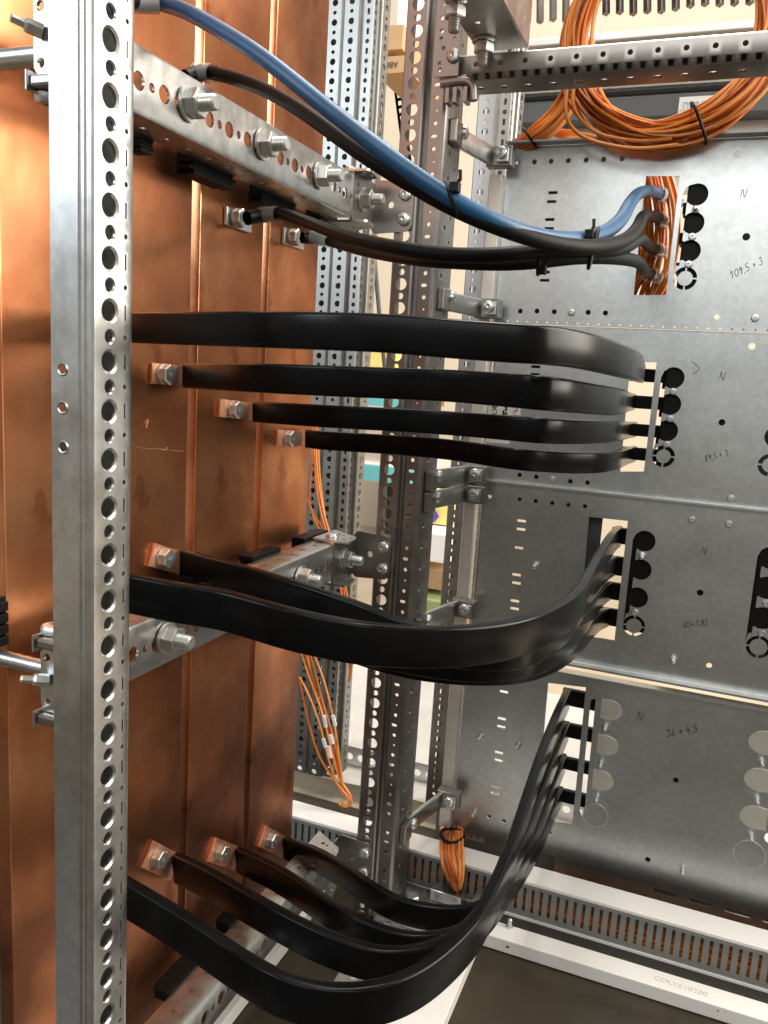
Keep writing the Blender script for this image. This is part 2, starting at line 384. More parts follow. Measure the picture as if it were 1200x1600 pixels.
# rear uprights (A pair behind the copper bars, C and D behind the mounting plates)
def rear(label, x, y, w1, deep, nrow, mname=STEEL_R, top=ZT, bot=ZB, inner=True):
    r = thing('perforated_upright', label, 'upright', V(x, y, bot), 'rear uprights of the frame')
    pt = [(x, y + .03), (x, y + .0015), (x + .0015, y), (x + w1, y), (x + w1 + .003, y + .002)]
    hl = {2: alt(.0043, .0026)}
    if inner:
        pt += [(x + w1 + .0035, y + .005), (x + w1 + .005, y + .006), (x + w1 + .019, y + .006), (x + w1 + .0195, y + .0075), (x + w1 + .0195, y + .0185), (x + w1 + .0215, y + .0205), (x + w1 + .0255, y + .0205), (x + w1 + .0265, y + .022), (x + w1 + .0265, y + .047)]
        hl[6] = lambda k, wd: rect(wd * .5, P25 / 2, .0018, .0038) if k % 2 else circ(wd * .5, P25 / 2, .0030)
        hl[8] = slit(.0016, .0040, .0022)
        hl[12] = alt(.0050, .0027)
    n = int((top - bot) / P25)
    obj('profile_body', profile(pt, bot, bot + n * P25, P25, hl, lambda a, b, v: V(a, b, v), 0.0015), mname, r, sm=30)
    obj('hole_backing', B(x + .001, x + (w1 + .024 if inner else w1), y + .038, y + .0395, bot, top), STEEL_D, r)  # added strip that makes the holes look dark against the wall
    return r
rear('narrow rear upright right beside the copper bars, only its hole row showing', -0.5525, 1.097, .0215, .03, 1, inner=False, bot=-0.64)
rear('rear upright with several rows of holes and slots, right of the black gap', -0.5275, 1.097, .0225, .07, 4, bot=-0.64)
rear('rear upright behind the left edge of the mounting plates', -0.3290, 1.10, .0235, .07, 3, bot=-0.64)
bm = B(-0.531, -0.5278, 1.104, 1.11, -0.64, ZT); tag(obj('gap_fill', bm, RUBBER, base=V(-0.529, 1.107, -0.64)), 'thin black strip filling the dark gap between the two rear uprights', 'gap strip')  # black strip standing in for the dark of the open gap

# ================================================================== COPPER BUSBARS
XC = -0.415
bars = [(0.3805, 0.4605, 'leftmost wide copper busbar, left of the near upright'),
        (0.4715, 0.5725, 'copper busbar right behind the near upright, dull red with a long scratch'),
        (0.5840, 0.6845, 'third copper busbar from the left, standing between two narrow gaps'),
        (0.6960, 0.7980, 'rightmost copper busbar beside the rear perforated uprights')]
for i, (ya, yb, lb) in enumerate(bars):
    ya, yb = ya * XC / -.4, yb * XC / -.4
    bm = box(bmesh.new(), XC - 0.012, XC, ya, yb, 0.03, H + 0.62, bev=0.0008)
    tag(obj('copper_busbar', bm, COPPER, base=(XC - .006, (ya + yb) / 2, 0.03)), lb, 'busbar', 'copper busbars')
    if i == 1:
        o_ = bpy.context.scene.objects[-1] if False else [q for q in C.objects if q.name.startswith('copper_busbar')][-1]
        bm = bmesh.new()
        for L in ([(203, 689), (212, 697), (228, 701), (252, 702), (270, 704), (286, 705)], [(226, 662), (231, 655), (229, 668)], [(247, 698), (255, 704), (262, 699)]):
            tube(bm, catmull([at(x, y, 0, XC + .0001) for x, y in L], 5), lambda k: .00012 + .00022 * abs(math.sin(k * 17)), 5)
        obj('scratch', bm, LUG, o_)

# ================================================================== CLAMP RAILS with studs, brackets and insulating combs
XR = -0.358
P26 = 0.0131
def clamp_rail(label, z0, z1, nuts, combs, zb_comb, up):
    r = thing('clamp_rail', label, 'rail', V(XR, 0.55, z0), 'clamp rails across the copper busbars')
    pt = [(XR - .030, z1 - .0005), (XR - .0025, z1), (XR - .0007, z1 - .0008), (XR, z1 - .0028), (XR, z0 + .0028), (XR - .0007, z0 + .0008), (XR - .0025, z0), (XR - .030, z0 + .0005)]
    yh = .4527; v0 = yh - P26 / 2 - P26 * 3
    seq = lambda k, wd: circ(wd * .52, P26 / 2, .0058 if k % 2 else .0030)
    fl = lambda k, wd: (circ(wd * .55, P26 / 2, .0026) if k % 2 else None)
    bm = profile(pt, v0, v0 + P26 * 29, P26, {0: fl, 3: seq, 6: fl}, lambda a, b, v: V(a, v, b), 0.002, -1)
    obj('rail_body', bm, STEEL, r, sm=30)
    yE = v0 + P26 * 29
    zc = (z0 + z1) / 2
    for (px, py) in nuts:
        p = at(px, py, 0, XR); p = Vector((XR, p.y, H + zc + .001))
        s = put('stud', STUD, BOLT, r, p, RX)
        put('washer', WASH, BOLT, s, p + Vector((.0012, 0, 0)) * 0, (0, 0, 0)).location = (0, 0, 0.0011)
        put('nut', NUT, BOLT, s, p, (0, 0, random.random())).location = (0, 0, 0.0034)
    # end bracket: web behind, flanges standing out at top and bottom, rounded foot screwed to the upright
    xw = XR + .0012; zm = zc + H
    hol = [circ(yE + .008, zm + .013, .0022, 12), circ(yE + .030, zm - .001, .0045)]
    pb = plate([(yE - .003, z0 + H - .002), (0.8392, z0 + H - .002), (0.8392, z1 + H + .002), (yE - .003, z1 + H + .002)], hol, 0, .0022)
    for v in pb.verts: v.co = (xw - v.co.y, v.co.x, v.co.z)
    bmesh.ops.recalc_face_normals(pb, faces=pb.faces); obj('bracket_web', pb, STEEL_D, r)
    zt = z1 + H + .0022
    for nm, za in (('bracket_top', zt), ('bracket_bottom', z0 + H - .0044)):
        hol = [circ(xw + .008, yE + .004, .0018, 12), circ(xw + .003, yE + .012, .0018, 12), circ(xw - .010, yE + .030, .0024, 12), circ(xw - .004, yE + .028, .0018, 12), circ(xw + .010, yE + .018, .0018, 12)]
        pb = plate([(xw - .026, yE - .004), (xw + .014, yE - .004), (xw + .016, yE - .001), (xw + .0135, yE + .022), (xw + .010, yE + .030), (xw - .002, yE + .037), (xw - .026, 0.8392)], hol, 0, .0022)
        for v in pb.verts: v.co = (v.co.x, v.co.z, za + v.co.y)
        bmesh.ops.recalc_face_normals(pb, faces=pb.faces); obj(nm, pb, STEEL, r)
    ft = []
    for cx, cz, a0 in ((-.3205, zm + .018, 0), (-.352, zm + .020, 90), (-.352, zm - .020, 180), (-.3205, zm - .018, 270)):
        for k in range(5): a_ = math.radians(a0 + k * 22.5); ft.append((cx + .007 * math.cos(a_), cz + .007 * math.sin(a_)))
    obj('bracket_foot', plate(ft, [circ(-.338, zm + .002, .0035)], .8396, .0024), STEEL_D, r)
    for zz in (zc + .0125, zc - .0125):
        put('pan_screw', SCREW, BOLT, r, (-0.3220, 0.8396, zz + H), RYN)
    p = Vector((xw, yE + .020, zm + .001)); s = put('stud', STUD, BOLT, r, p, RX)
    put('washer', WASH, BOLT, s, p).location = (0, 0, 0.0003); put('nut', NUT, BOLT, s, p, (0, 0, .3)).location = (0, 0, 0.0026)
    put('pan_screw', SCREW, BOLT, r, (xw - .010, yE + .010, zt + .0022))
    # black comb insulators between rail and bars
    for (ya, yb) in combs:
        bm = bmesh.new(); zt_ = z0 + H - .0006 if not up else z1 + H + .0006; sg = -1 if not up else 1
        for k in range(4 if not up else 2):           # stacked ribs with uneven ends
            e = random.uniform(-.003, .003); za = zt_ + sg * (k * .0026 - .0015); zb_ = za + sg * .0022
            box(bm, -.4040 + .0008 * k, -.3880 - .0004 * k, ya + e, yb + e + random.uniform(-.002, .002), min(za, zb_), max(za, zb_))
        box(bm, -.4060, -.3895, ya + .004, yb - .004, min(zt_ - sg * .012, zt_ + sg * (.0088 if not up else .0020)), max(zt_ - sg * .012, zt_ + sg * (.0088 if not up else .0020)))
        obj('comb_insulator', bm, PLASTIC, r)
    return r
def yy(px, py, X): return at(px, py, 0, X).y
def yz(px, z):                    # depth on the line X = -.367, Z = z that shows at column px
    lo, hi = .3, 1.0
    for _ in range(40):
        m = (lo + hi) / 2; c = [sum(M[r][i] * (-.396, m, z)[i] for i in range(3)) for r in range(3)]
        if 600 + F * c[0] / c[2] < px: lo = m
        else: hi = m
    return lo
clamp_rail('top clamp rail crossing in front of the copper bars, under the cables', 0.150, 0.192, [(292, 168), (408, 235), (497, 280)],
           [(yz(205, .145), yz(226, .145)), (yz(288, .145), yz(354, .145)), (yz(400, .145), yz(452, .145)), (yz(488, .145), yz(520, .145))], 0, False)
r2 = clamp_rail('middle clamp rail half hidden behind the wide black flexible bars', -0.228, -0.187, [(258, 985), (468, 896)],
           [(yz(290, -.184), yz(330, -.184)), (yz(386, -.184), yz(430, -.184)), (yz(466, -.184), yz(503, -.184))], 0, True)
bm = box(bmesh.new(), XC + .001, -.388, yz(380, -.238), yz(425, -.238), H - .244, H - .231, bev=.0006); obj('comb_insulator', bm, PLASTIC, r2)
r3 = clamp_rail('lowest clamp rail near the floor, under the bottom flexible bars', -0.605, -0.564, [],
           [(yz(252, -.560), yz(326, -.560)), (yz(348, -.560), yz(392, -.560))], 0, True)
STUDL = mesh_of('long_stud', thread(.005, .06, 26), 25)
put('stud', STUDL, BOLT, r3, at(286, 1498, 0, -0.412), RX)

# ================================================================== FLEXIBLE BLACK BUSBARS
def pts(L, z0=None, z1=None):
    out = []
    n = len(L)
    for i, q in enumerate(L):
        if len(q) == 3: out.append(tt(*q))
        else:
            d = ray(q[0], q[1]); z = z0 + (z1 - z0) * i / (n - 1); out.append(tt(q[0], q[1], z / d.z))
    return out
GRP = 'black flexible busbars'
def flex(label, P, h, d, lug=None, tail=None, grp=GRP, lh=None):
    if lug:                      # the bar leaves the face of the copper bar: slide its first points along the sight line onto it
        o_ = Vector((0, 0, H)); k = (XC + .0065) / P[0].x
        P = [o_ + (p - o_) * (1 + (k - 1) * f) for p, f in zip(P, (1, .55, .15))] + list(P[3:])
    P = relax(catmull(P, 10), 9)
    base = P[0]
    t = thing('flexible_busbar', label, 'flexible busbar', base, grp)
    obj('insulation', strap_sweep(bmesh.new(), P, h, d), BLACK, t, sm=40)
    zP = P[0].z
    lh = lh or h * .86
    if lug:                      # lug: (y start, z) flat on the copper bar, bolt with washer
        ya, zl, byo = lug; q0 = Vector((ya + byo, zl + H)); q1 = Vector((P[0].y, P[0].z)); dv = (q1 - q0).normalized(); nv_ = Vector((-dv.y, dv.x))
        for k in range(2):
            e0 = q0 - dv * (byo + .002 + .0006 * k); e1 = q1 + dv * .004; hh = lh / 2 - k * .0003; x0_ = XC + .0003 + k * .0013
            c4_ = [e0 - nv_ * hh, e1 - nv_ * hh, e1 + nv_ * hh, e0 + nv_ * hh]; bm = bmesh.new()
            va = [bm.verts.new((x0_, c.x, c.y)) for c in c4_]; vb_ = [bm.verts.new((x0_ + .0012, c.x, c.y)) for c in c4_]
            bm.faces.new(va[::-1]); bm.faces.new(vb_)
            for i in range(4): bm.faces.new((va[i], va[(i + 1) % 4], vb_[(i + 1) % 4], vb_[i]))
            bmesh.ops.recalc_face_normals(bm, faces=bm.faces)
            obj('copper_lug', bm, LUG, t)
        p = Vector((XC + .0030, ya + byo, zl + H))
        b = put('bolt', HEX, BOLT, t, p + Vector((.0016, 0, 0)), RX)
        put('washer', WASH_S, BOLT, b, p).location = (0, 0, -.0014)
        g = put('head_marking', T88, BOLT, b, p, (0, 0, 1.2)); g.location = (0, 0, .0066)
    if tail:
        bm = tail; obj('end_sleeve', bm, PLASTIC, t)
    return t
def tail(px0, px1, py0, py1, Y=1.034):
    a, b = at(px0, py0, 1, Y), at(px1, py1, 1, Y); return box(bmesh.new(), a.x, b.x + .05, Y - .004, Y + .004, b.z, a.z, bev=.002)
def lugspec(px0, pxb, py):
    a = at(px0, py, 0, XC + .004); b = at(pxb + 3, py, 0, XC + .0065); return (min(a.y, b.y - .009), b.z - H, max(b.y - a.y, .009))
g2 = 'second group of flexible busbars'
flex('topmost flat black flexible bar, coming from behind the near upright', pts([(150, 510, .60), (180, 511, .575), (207, 512, .545), (300, 513.5, .5), (400, 515, .465), (520, 518, .44), (600, 521, .432), (700, 529, .425), (800, 536.5, .425), (850, 539.5, .43), (900, 546, .45), (940, 555.5, .48), (972, 565, .522), (990, 571.5, .585), (998, 579, .74), (1003, 586, 1.03)]), .0200, .0085, None, tail(985, 1027, 575, 598))
flex('second black flexible bar from the top, its bolt on the reddish copper bar', pts([(292, 587, .64), (330, 588, .62), (400, 590.5, .585), (520, 595.5, .557), (600, 598.5, .55), (700, 602.5, .535), (800, 610, .505), (850, 614.5, .495), (900, 620, .525), (940, 625.5, .58), (960, 627.5, .63), (971, 628, .72), (979, 628, .88), (988, 628, 1.035)]), .0208, .008, lugspec(243, 257, 585), tail(968, 1022, 616, 640), lh=.0165)
flex('third black flexible bar from the top, its bolt on the third copper bar', pts([(400, 643.5, .735), (440, 646, .725), (520, 651, .715), (600, 655, .71), (700, 661, .69), (800, 669, .65), (850, 673, .64), (900, 675, .68), (940, 675, .74), (960, 674, .79), (971, 673, .87), (980, 672, .97), (990, 671, 1.035)]), .0200, .0078, lugspec(348, 365, 640), tail(968, 1016, 660, 683), lh=.0165)
flex('lowest and thinnest looking bar of the straight group of four', pts([(481, 685.5, .855), (515, 689, .85), (600, 694, .84), (700, 702, .80), (800, 716.5, .76), (850, 721, .77), (900, 723.5, .785), (940, 722.5, .81), (962, 718, .86), (976, 713, .94), (990, 709, 1.035)]), .0200, .0078, lugspec(437, 450, 685), tail(970, 1009, 697, 720), lh=.0165)

flex('broad black flexible bar sweeping in front of the middle clamp rail', pts([(170, 921), (200, 926), (275, 941), (350, 953), (440, 979), (500, 993), (560, 1004), (605, 1008), (670, 1011), (735, 1008), (800, 998), (850, 980), (885, 959), (906, 937), (921, 908), (938, 876), (955, 848), (966, 838)], -.152, -.181), .0262, .0085, None, tail(957, 980, 823, 851))
flex('black flexible bar bolted above the middle clamp rail, crossing behind the broad one', pts([(287, 880), (335, 894), (380, 906), (440, 925), (515, 950), (570, 970), (640, 998), (720, 1017), (800, 1021), (850, 1005), (888, 975), (910, 940), (930, 908), (945, 892), (958, 884)], -.164, -.2145), .0245, .0085, lugspec(242, 256, 872), tail(949, 973, 867, 900), lh=.020)
flex('third bar of the curved middle group, nested under the broad one', pts([(385, 962), (440, 979), (520, 1002), (600, 1021), (700, 1038), (780, 1041), (840, 1031), (882, 1007), (908, 976), (926, 948), (938, 932), (950, 923)], -.205, -.2486), .0245, .0085, lugspec(352, 362, 948), tail(940, 968, 907, 938))
flex('undermost bar of the curved middle group', pts([(455, 985), (520, 1005), (600, 1030), (680, 1045), (760, 1050), (820, 1046), (868, 1030), (900, 1007), (922, 982), (935, 970), (948, 964)], -.245, -.2846), .0245, .0085, lugspec(415, 425, 972), tail(939, 965, 948, 979))

flex('largest black flexible bar across the bottom, entering from behind the near upright', pts([(165, 1382), (200, 1403), (260, 1439), (320, 1478), (375, 1516), (429, 1548), (475, 1564), (520, 1571), (566, 1570), (621, 1557), (675, 1526), (725, 1479), (757, 1432), (795, 1342), (834, 1222), (862, 1145), (885, 1093)], -.386, -.3965), .0290, .0092, None, tail(880, 915, 1074, 1107))
flex('bottom group bar bolted to the reddish copper bar, second from the floor', pts([(277, 1356), (320, 1377), (375, 1409), (429, 1440), (484, 1469), (539, 1492), (593, 1506), (648, 1504), (703, 1484), (745, 1446), (790, 1373), (833, 1270), (864, 1190), (884, 1142)], -.4324, -.4417), .0275, .0092, lugspec(233, 246, 1342), tail(877, 911, 1127, 1156), lh=.0235)
flex('bottom group bar bolted to the third copper bar', pts([(374, 1343), (429, 1370), (484, 1405), (528, 1436), (572, 1460), (621, 1476), (670, 1480), (722, 1467), (767, 1430), (807, 1362), (840, 1290), (863, 1232), (879, 1192)], -.482, -.4889), .0270, .0092, lugspec(333, 344, 1333), tail(870, 906, 1179, 1206), lh=.0235)
flex('bottom group bar bolted to the rightmost copper bar, highest of its group', pts([(447, 1325), (495, 1343), (539, 1369), (582, 1399), (626, 1422), (681, 1434), (730, 1434), (770, 1416), (803, 1380), (836, 1326), (858, 1278), (874, 1243)], -.5249, -.5355), .0270, .0092, lugspec(411, 422, 1313), tail(866, 900, 1229, 1257), lh=.0235)

# ================================================================== ROUND CABLES
def cable(label, L, r, m, lug=None, name='power_cable'):
    P = relax(catmull([tt(*q) for q in L], 10), 8)
    t = thing(name, label, 'cable', P[0], 'power cables to the top mounting plate')
    obj('sheath', tube(bmesh.new(), P, lambda k: r * (.96 + .5 * max(0, k - .45)), 16), m, t, sm=60)
    d = (P[0] - P[4]).normalized()
    return t, P
def sleeve(t, a, b, r, m=CLEAR, name='clear_sleeve'):
    v = b - a; obj(name, tube(bmesh.new(), [a, a + v * .33, a + v * .66, b], r, 18, cap=False), m, t, sm=60)
def endlug(t, p, q):      # dark shrink end plus ring lug and bolt on copper
    sleeve(t, p, q, .0058, PLASTIC, 'shrink_end')
tB, PB = cable('thick blue power cable running down to the right', [(236, 2, .56), (262, 8, .55), (300, 22, .535), (400, 82, .505), (500, 160, .485), (600, 238, .475), (700, 308, .475), (800, 358, .49), (870, 374, .52), (930, 370, .57), (968, 346, .64), (986, 315, .74), (1002, 300, .84), (1022, 300, .95), (1046, 311, 1.03), (1062, 318, 1.05)], .0053, BLUE)
sleeve(tB, PB[-19], PB[-9], .0096)
sleeve(tB, tt(205, 2, .545), tt(248, 4, .55), .0070); endlug(tB, tt(190, -2, .535), tt(238, 3, .555))
t1, P1 = cable('black power cable tied along under the blue cable', [(322, 113, .618), (345, 117, .60), (400, 134, .575), (470, 172, .54), (560, 237, .50), (640, 287, .485), (720, 331, .48), (800, 363, .49), (870, 382, .51), (930, 386, .54), (975, 376, .61), (996, 356, .70), (1005, 337, .82), (1020, 338, .93), (1044, 349, 1.03), (1058, 356, 1.05)], .0050, CABLE)
sleeve(t1, P1[-19], P1[-9], .0092); sleeve(t1, tt(306, 113, .610), tt(333, 115, .600), .0068); endlug(t1, tt(290, 122, .600), tt(316, 113, .612))
t2, P2 = cable('black power cable bolted to the third copper bar, below the top rail', [(415, 335, .73), (440, 334, .70), (480, 347, .655), (540, 369, .60), (620, 387, .55), (700, 398, .53), (780, 398, .525), (850, 392, .54), (920, 392, .56), (972, 388, .62), (998, 374, .72), (1007, 378, .84), (1016, 386, .94), (1036, 394, 1.03), (1054, 400, 1.05)], .0050, CABLE)
sleeve(t2, P2[-19], P2[-9], .0092); sleeve(t2, tt(408, 336, .715), tt(436, 335, .700), .0068); endlug(t2, tt(386, 341, .70), tt(414, 336, .715))
t3, P3 = cable('lower black power cable sagging beside its twin at the bottom of the tied bunch', [(500, 374, .83), (525, 380, .78), (570, 392, .68), (640, 404, .60), (700, 409, .565), (780, 412, .555), (840, 409, .56), (900, 402, .575), (950, 402, .61), (985, 406, .68), (1000, 412, .80), (1008, 424, .92), (1030, 436, 1.03), (1048, 443, 1.05)], .0050, CABLE)
sleeve(t3, P3[-19], P3[-9], .0092); sleeve(t3, tt(488, 371, .80), tt(514, 376, .79), .0066); endlug(t3, tt(472, 371, .80), tt(500, 373, .81))
for t, px, py in ((t2, 371, 341), (t3, 458, 371)):
    p = at(px, py, 0, XC + .007)
    b = put('bolt', HEX, BOLT, t, p, RX); put('washer', WASH_S, BOLT, b, p).location = (0, 0, -.0014)
    put('head_marking', T88, BOLT, b, p, (0, 0, .9)).location = (0, 0, .0066)
    bm = box(bmesh.new(), XC + .0005, XC + .004, p.y - .012, p.y + .03, p.z - .008, p.z + .008, bev=.0008); obj('cable_lug', bm, BOLT, t)
# cable ties: band around the bunch + head
def tie(label, px, py, t, w, h, ang, hx, hy):
    c = tt(px, py, t); R = Vector(M[0]); D = Vector(M[1]); Fv = Vector(M[2])
    bm = bmesh.new(); L = []
    for k in range(25):
        a = 2 * PI * k / 24; x, y = w * math.cos(a) * .22, h * math.sin(a)
        z = w * math.cos(a)
        ca, sa = math.cos(ang), math.sin(ang)
        L.append(c + R * (x * ca - y * sa) + D * (x * sa + y * ca) + Fv * z)
    tube(bm, L, .0013, 6)
    th = thing('cable_tie', label, 'cable tie', c, 'black cable ties on the power cables')
    obj('band', bm, PLASTIC, th, sm=50)
    p = tt(px + hx, py + hy, t - w); bm = box(bmesh.new(), p.x - .0028, p.x + .0028, p.y - .003, p.y + .003, p.z - .0028, p.z + .0028, bev=.0006); obj('tie_head', bm, PLASTIC, th)
    bm = tube(bmesh.new(), [p, p + R * .003 - D * .005, p + R * .003 - D * .010], .0012, 6); obj('tie_tail', bm, PLASTIC, th)
tie('cable tie round the blue and black cables, upper left of the other ties', 707, 313, .48, .010, .0105, -.35, 4, -20)
tie('cable tie nearest the top mounting plate, round blue and black cables', 927, 388, .55, .010, .0135, .25, -6, -22)
tie('cable tie round the two lower black cables', 843, 402, .55, .008, .0115, .1, 4, 20)

# ================================================================== MOUNTING PLATES
YP = 1.0
def uv(px, py): p = at(px, py, 1, YP); return (p.x, p.z)
def rad(r): return r * 1.06 / F
def quad(*q): return [uv(*p) for p in q]
def pc(px, py, r, n=20): c = uv(px, py); return circ(c[0], c[1], rad(r), n)
def pslot(px, py, a=6.5, b=2): c = uv(px, py); return rect(c[0], c[1], rad(a), rad(b))
def keyslot(xl, xr, circs, ring, R, rin):
    """slot with three scallops on its right and, at the foot, a ring-shaped cut: returns hole polygons + disc data"""
    top = uv(*circs[0]); bot = uv(*ring); r = rad(R); L = xl; out = []
    ztop = top[1] + r * .75
    pl = [(L, bot[1] + r * .1), (L, top[1] + r * .2), (L + .001, top[1] + r * .55), (L + .004, ztop)]
    cs = [uv(*c) for c in circs]
    for i, c in enumerate(cs):
        a0 = math.radians(78 if i == 0 else 60)
        xs = xr
        for k in range(17):
            a = math.radians(118 - k * 236 / 16)
            x, z = c[0] + r * math.cos(a), c[1] + r * math.sin(a)
            if x < xr - 1e-5: x = xr
            pl.append((x, z))
    # down into the ring zone
    pl.append((xr, bot[1] + r * 1.0))
    out.append([p for i, p in enumerate(pl) if i == 0 or (Vector(p) - Vector(pl[i - 1])).length > 1e-5])
    return out
plates = []
def mounting_plate(label, x0, x1, z0, z1, holes):
    t = thing('mounting_plate', label, 'mounting plate', V((x0 + x1) / 2, YP, z0), 'galvanised mounting plates')
    obj('plate_body', plate([(x0, z0 + H), (x1, z0 + H), (x1, z1 + H), (x0, z1 + H)], holes, YP, .002), PLATE, t)
    return t
def ringcut(px, py, ro, ri):       # annulus cut with four thin bridges: four quarter-ring holes
    c = uv(px, py); a, b = rad(ro), rad(ri); out = []
    for q in range(4):
        g = math.radians(5); s = [math.radians(q * 90) + g + (PI / 2 - 2 * g) * k / 7 for k in range(8)]
        out.append([(c[0] + a * math.cos(x), c[1] + a * math.sin(x)) for x in s] + [(c[0] + b * math.cos(x), c[1] + b * math.sin(x)) for x in s[::-1]])
    return out
def scal(circs, R, xl_off, ring):
    """slot at the left, circles overlapping it: union outline"""
    cs = [uv(*c) for c in circs]; r = rad(R); rg = uv(*ring)
    xl = cs[0][0] - rad(xl_off); xs = xl + rad(6.5)
    pl = [(xl, rg[1] + r * .15), (xl, cs[0][1]), (xl + r * .25, cs[0][1] + r * .62), (xl + r * .55, cs[0][1] + r * .85)]
    for i, c in enumerate(cs):
        for k in range(19):
            a = math.radians((110 if i == 0 else 140) - k * ((110 if i == 0 else 140) + 140) / 18)
            x, z = c[0] + r * math.cos(a), c[1] + r * math.sin(a)
            if x >= xs - 1e-9: pl.append((x, z))
        nz = (cs[i + 1][1] if i < 2 else rg[1] + r * .35)
        pl.append((xs, c[1] - r * .93))
        if i < 2: pl.append((xs, nz + r * .93))
    pl += [(xs, rg[1] + r * 1.22), (xs, rg[1] + r * 1.18), (xl + rad(2), rg[1] + r * 1.1)]
    q = []
    for p in pl:
        if not q or (Vector(p) - Vector(q[-1])).length > 2e-4: q.append(p)
    return q
def stud_at(t, px, py, me=RIV, nm='rivet_stud'): p = at(px, py, 1, YP - .0002); put(nm, me, BOLT, t, p, RYN)
# plate 1 (top)
c1 = [(1089, 304), (1083, 348.5), (1077.5, 392)]
h = [quad((1009.5, 275), (1062, 275), (1040.5, 461), (990, 461)), scal(c1, 14.2, 18, (1070.5, 435))] + ringcut(1070.5, 435, 15.2, 9.6)
h += [pc(x, y, 3.6, 12) for x, y in ((808, 253), (835, 253), (861, 252), (888, 251), (916, 250), (943, 249), (972, 248), (813, 486), (839, 486), (866, 487), (919, 488), (946, 489), (1120, 495))]
h += [pc(1152, 242, 4.6), pc(1166, 370, 4.8)] + [pslot(*p) for p in ((864, 301), (862, 315), (859, 343), (858, 357), (852, 425), (851, 438))]
p1 = mounting_plate('top mounting plate where the round cables enter, lit brightest', -0.257, 0.34, 0.0722, 0.2690, h)
obj('upper_flange', B(-0.257, 0.34, .982, YP - .0002, .2692, .2712), PLATE, p1)
for q in ((1087, 327),): stud_at(p1, *q)
for q in ((1081.6, 370), (1076, 413), (893, 488), (1180, 497)): stud_at(p1, *q, RIVNUT, 'rivet_nut')
# plate 2
c2 = [(1052, 590.5), (1047, 631.7), (1042, 673)]
h = [quad((985, 566), (1026, 566), (1006, 737), (969, 737)), scal(c2, 14.6, 16, (1036.5, 713))] + ringcut(1036.5, 713, 15.2, 9.6)
h += [pc(1175, 541, 4.4), pc(1128, 660, 4.4)] + [pc(x, y, 3.4, 12) for x, y in ((812, 742), (838, 745), (891, 752), (918, 754))] + [pslot(*p) for p in ((837, 573), (836, 585))]
h += ringcut(1181 + 22, 727, 15.2, 9.6) + [pc(1213, 683, 14.6)]
p2 = mounting_plate('second mounting plate from the top, carrying the sticker behind the bars', -0.252, 0.34, -0.1262, 0.0655, h)
for q in ((1052, 611.5), (1047, 654), (1041.5, 694), (863, 749.5), (1142, 779)): stud_at(p2, *q, RIVNUT, 'rivet_nut')
# ribbed seam between plate 1 and 2
h = [(x) for x in [circ(-0.24 + .012 * k, .0688 + H, .0011, 8) for k in range(48)]]
obj('lower_flange', plate([(-0.257, .0660 + H), (0.34, .0660 + H), (0.34, .0718 + H), (-0.257, .0718 + H)], h, YP - .0035, .002), PLATE, p1)
# plate 3
c3 = [(1007, 845.5), (1001, 890), (995.6, 933.6)]
c3b = [(1205, 872), (1198, 918.5), (1191.5, 966)]
h = [quad((920, 807.5), (981, 814), (960, 1001), (905, 992)), scal(c3, 15, 16, (990.4, 978)), scal(c3b, 15.6, 17, (1185, 1011))] + ringcut(990.4, 978, 15.6, 11) + ringcut(1185, 1011, 16, 11.5)
h += [pc(1094, 926, 4.4), pc(1108, 1040, 4)] + [pslot(*p) for p in ((815, 814), (814, 827), (811, 856), (807, 898), (807, 911), (804.5, 939), (804, 951))]
h += [pc(x, y, 3.2, 12) for x, y in ((812, 780), (837, 783), (863, 786), (888, 789), (914, 791), (765, 776))]
p3 = mounting_plate('third mounting plate with two columns of black round holes', -0.252, 0.34, -0.3420, -0.1288, h)
obj('upper_flange', B(-0.252, 0.34, .9905, YP - .0002, -.1285, -.1263), PLATE, p3)
obj('lower_flange', B(-0.252, 0.34, .9875, .9995, -.3450, -.3424), PLATE, p3)
for q in ((1003, 868), (1052, 1030), (837, 883)): stud_at(p3, *q)
for q in ((992, 957), (1197, 943), (1190, 989), (1081, 812), (1139, 819)): stud_at(p3, *q, RIVNUT, 'rivet_nut')
# plate 4 (bottom): knock-outs still in place
c4 = [(951, 1109), (945, 1164), (937.5, 1219)]
c4b = [(1196, 1161), (1189, 1219), (1181.5, 1277.5)]
def slim(x0, y0, x1, y1, w): a, b = uv(x0, y0), uv(x1, y1); e = rad(w); return [(a[0] - e, a[1] - e), (a[0], a[1]), (a[0] + e, a[1]), (b[0] + e, b[1]), (b[0], b[1] - e), (b[0] - e, b[1] + e)]
h = [quad((856.5, 1067), (915.5, 1074), (894, 1289), (838, 1280)), slim(927, 1092, 909, 1272, 3.6)]
h += [pc(1056, 1219, 4), pc(1012, 1343, 4), pc(1205, 1310, 9)] + [pslot(*p) for p in ((787.5, 1081), (784, 1123), (783, 1135.5), (779.5, 1176), (779, 1188), (774.5, 1229), (773, 1239.5))]
h += [pc(x, y, 3.4, 12) for x, y in ((764, 1276), (787, 1283), (859, 1301), (1076, 1087), (1103, 1093))]
p4 = mounting_plate('bottom mounting plate, darkest, with round knock-outs still in place', -0.257, 0.36, -0.6095, -0.3560, h)
obj('upper_flange', B(-0.257, 0.36, .984, YP - .0002, -.3556, -.3532), PLATE, p4)
h = [slot(0.020 + .042 * k, H - .6190, .0145, .0026) for k in range(7)]
obj('lower_flange', plate([(-0.118, H - .637), (0.36, H - .637), (0.36, H - .6098), (-0.118, H - .6098)], h, 1.0012, .0015), PLATE, p4)
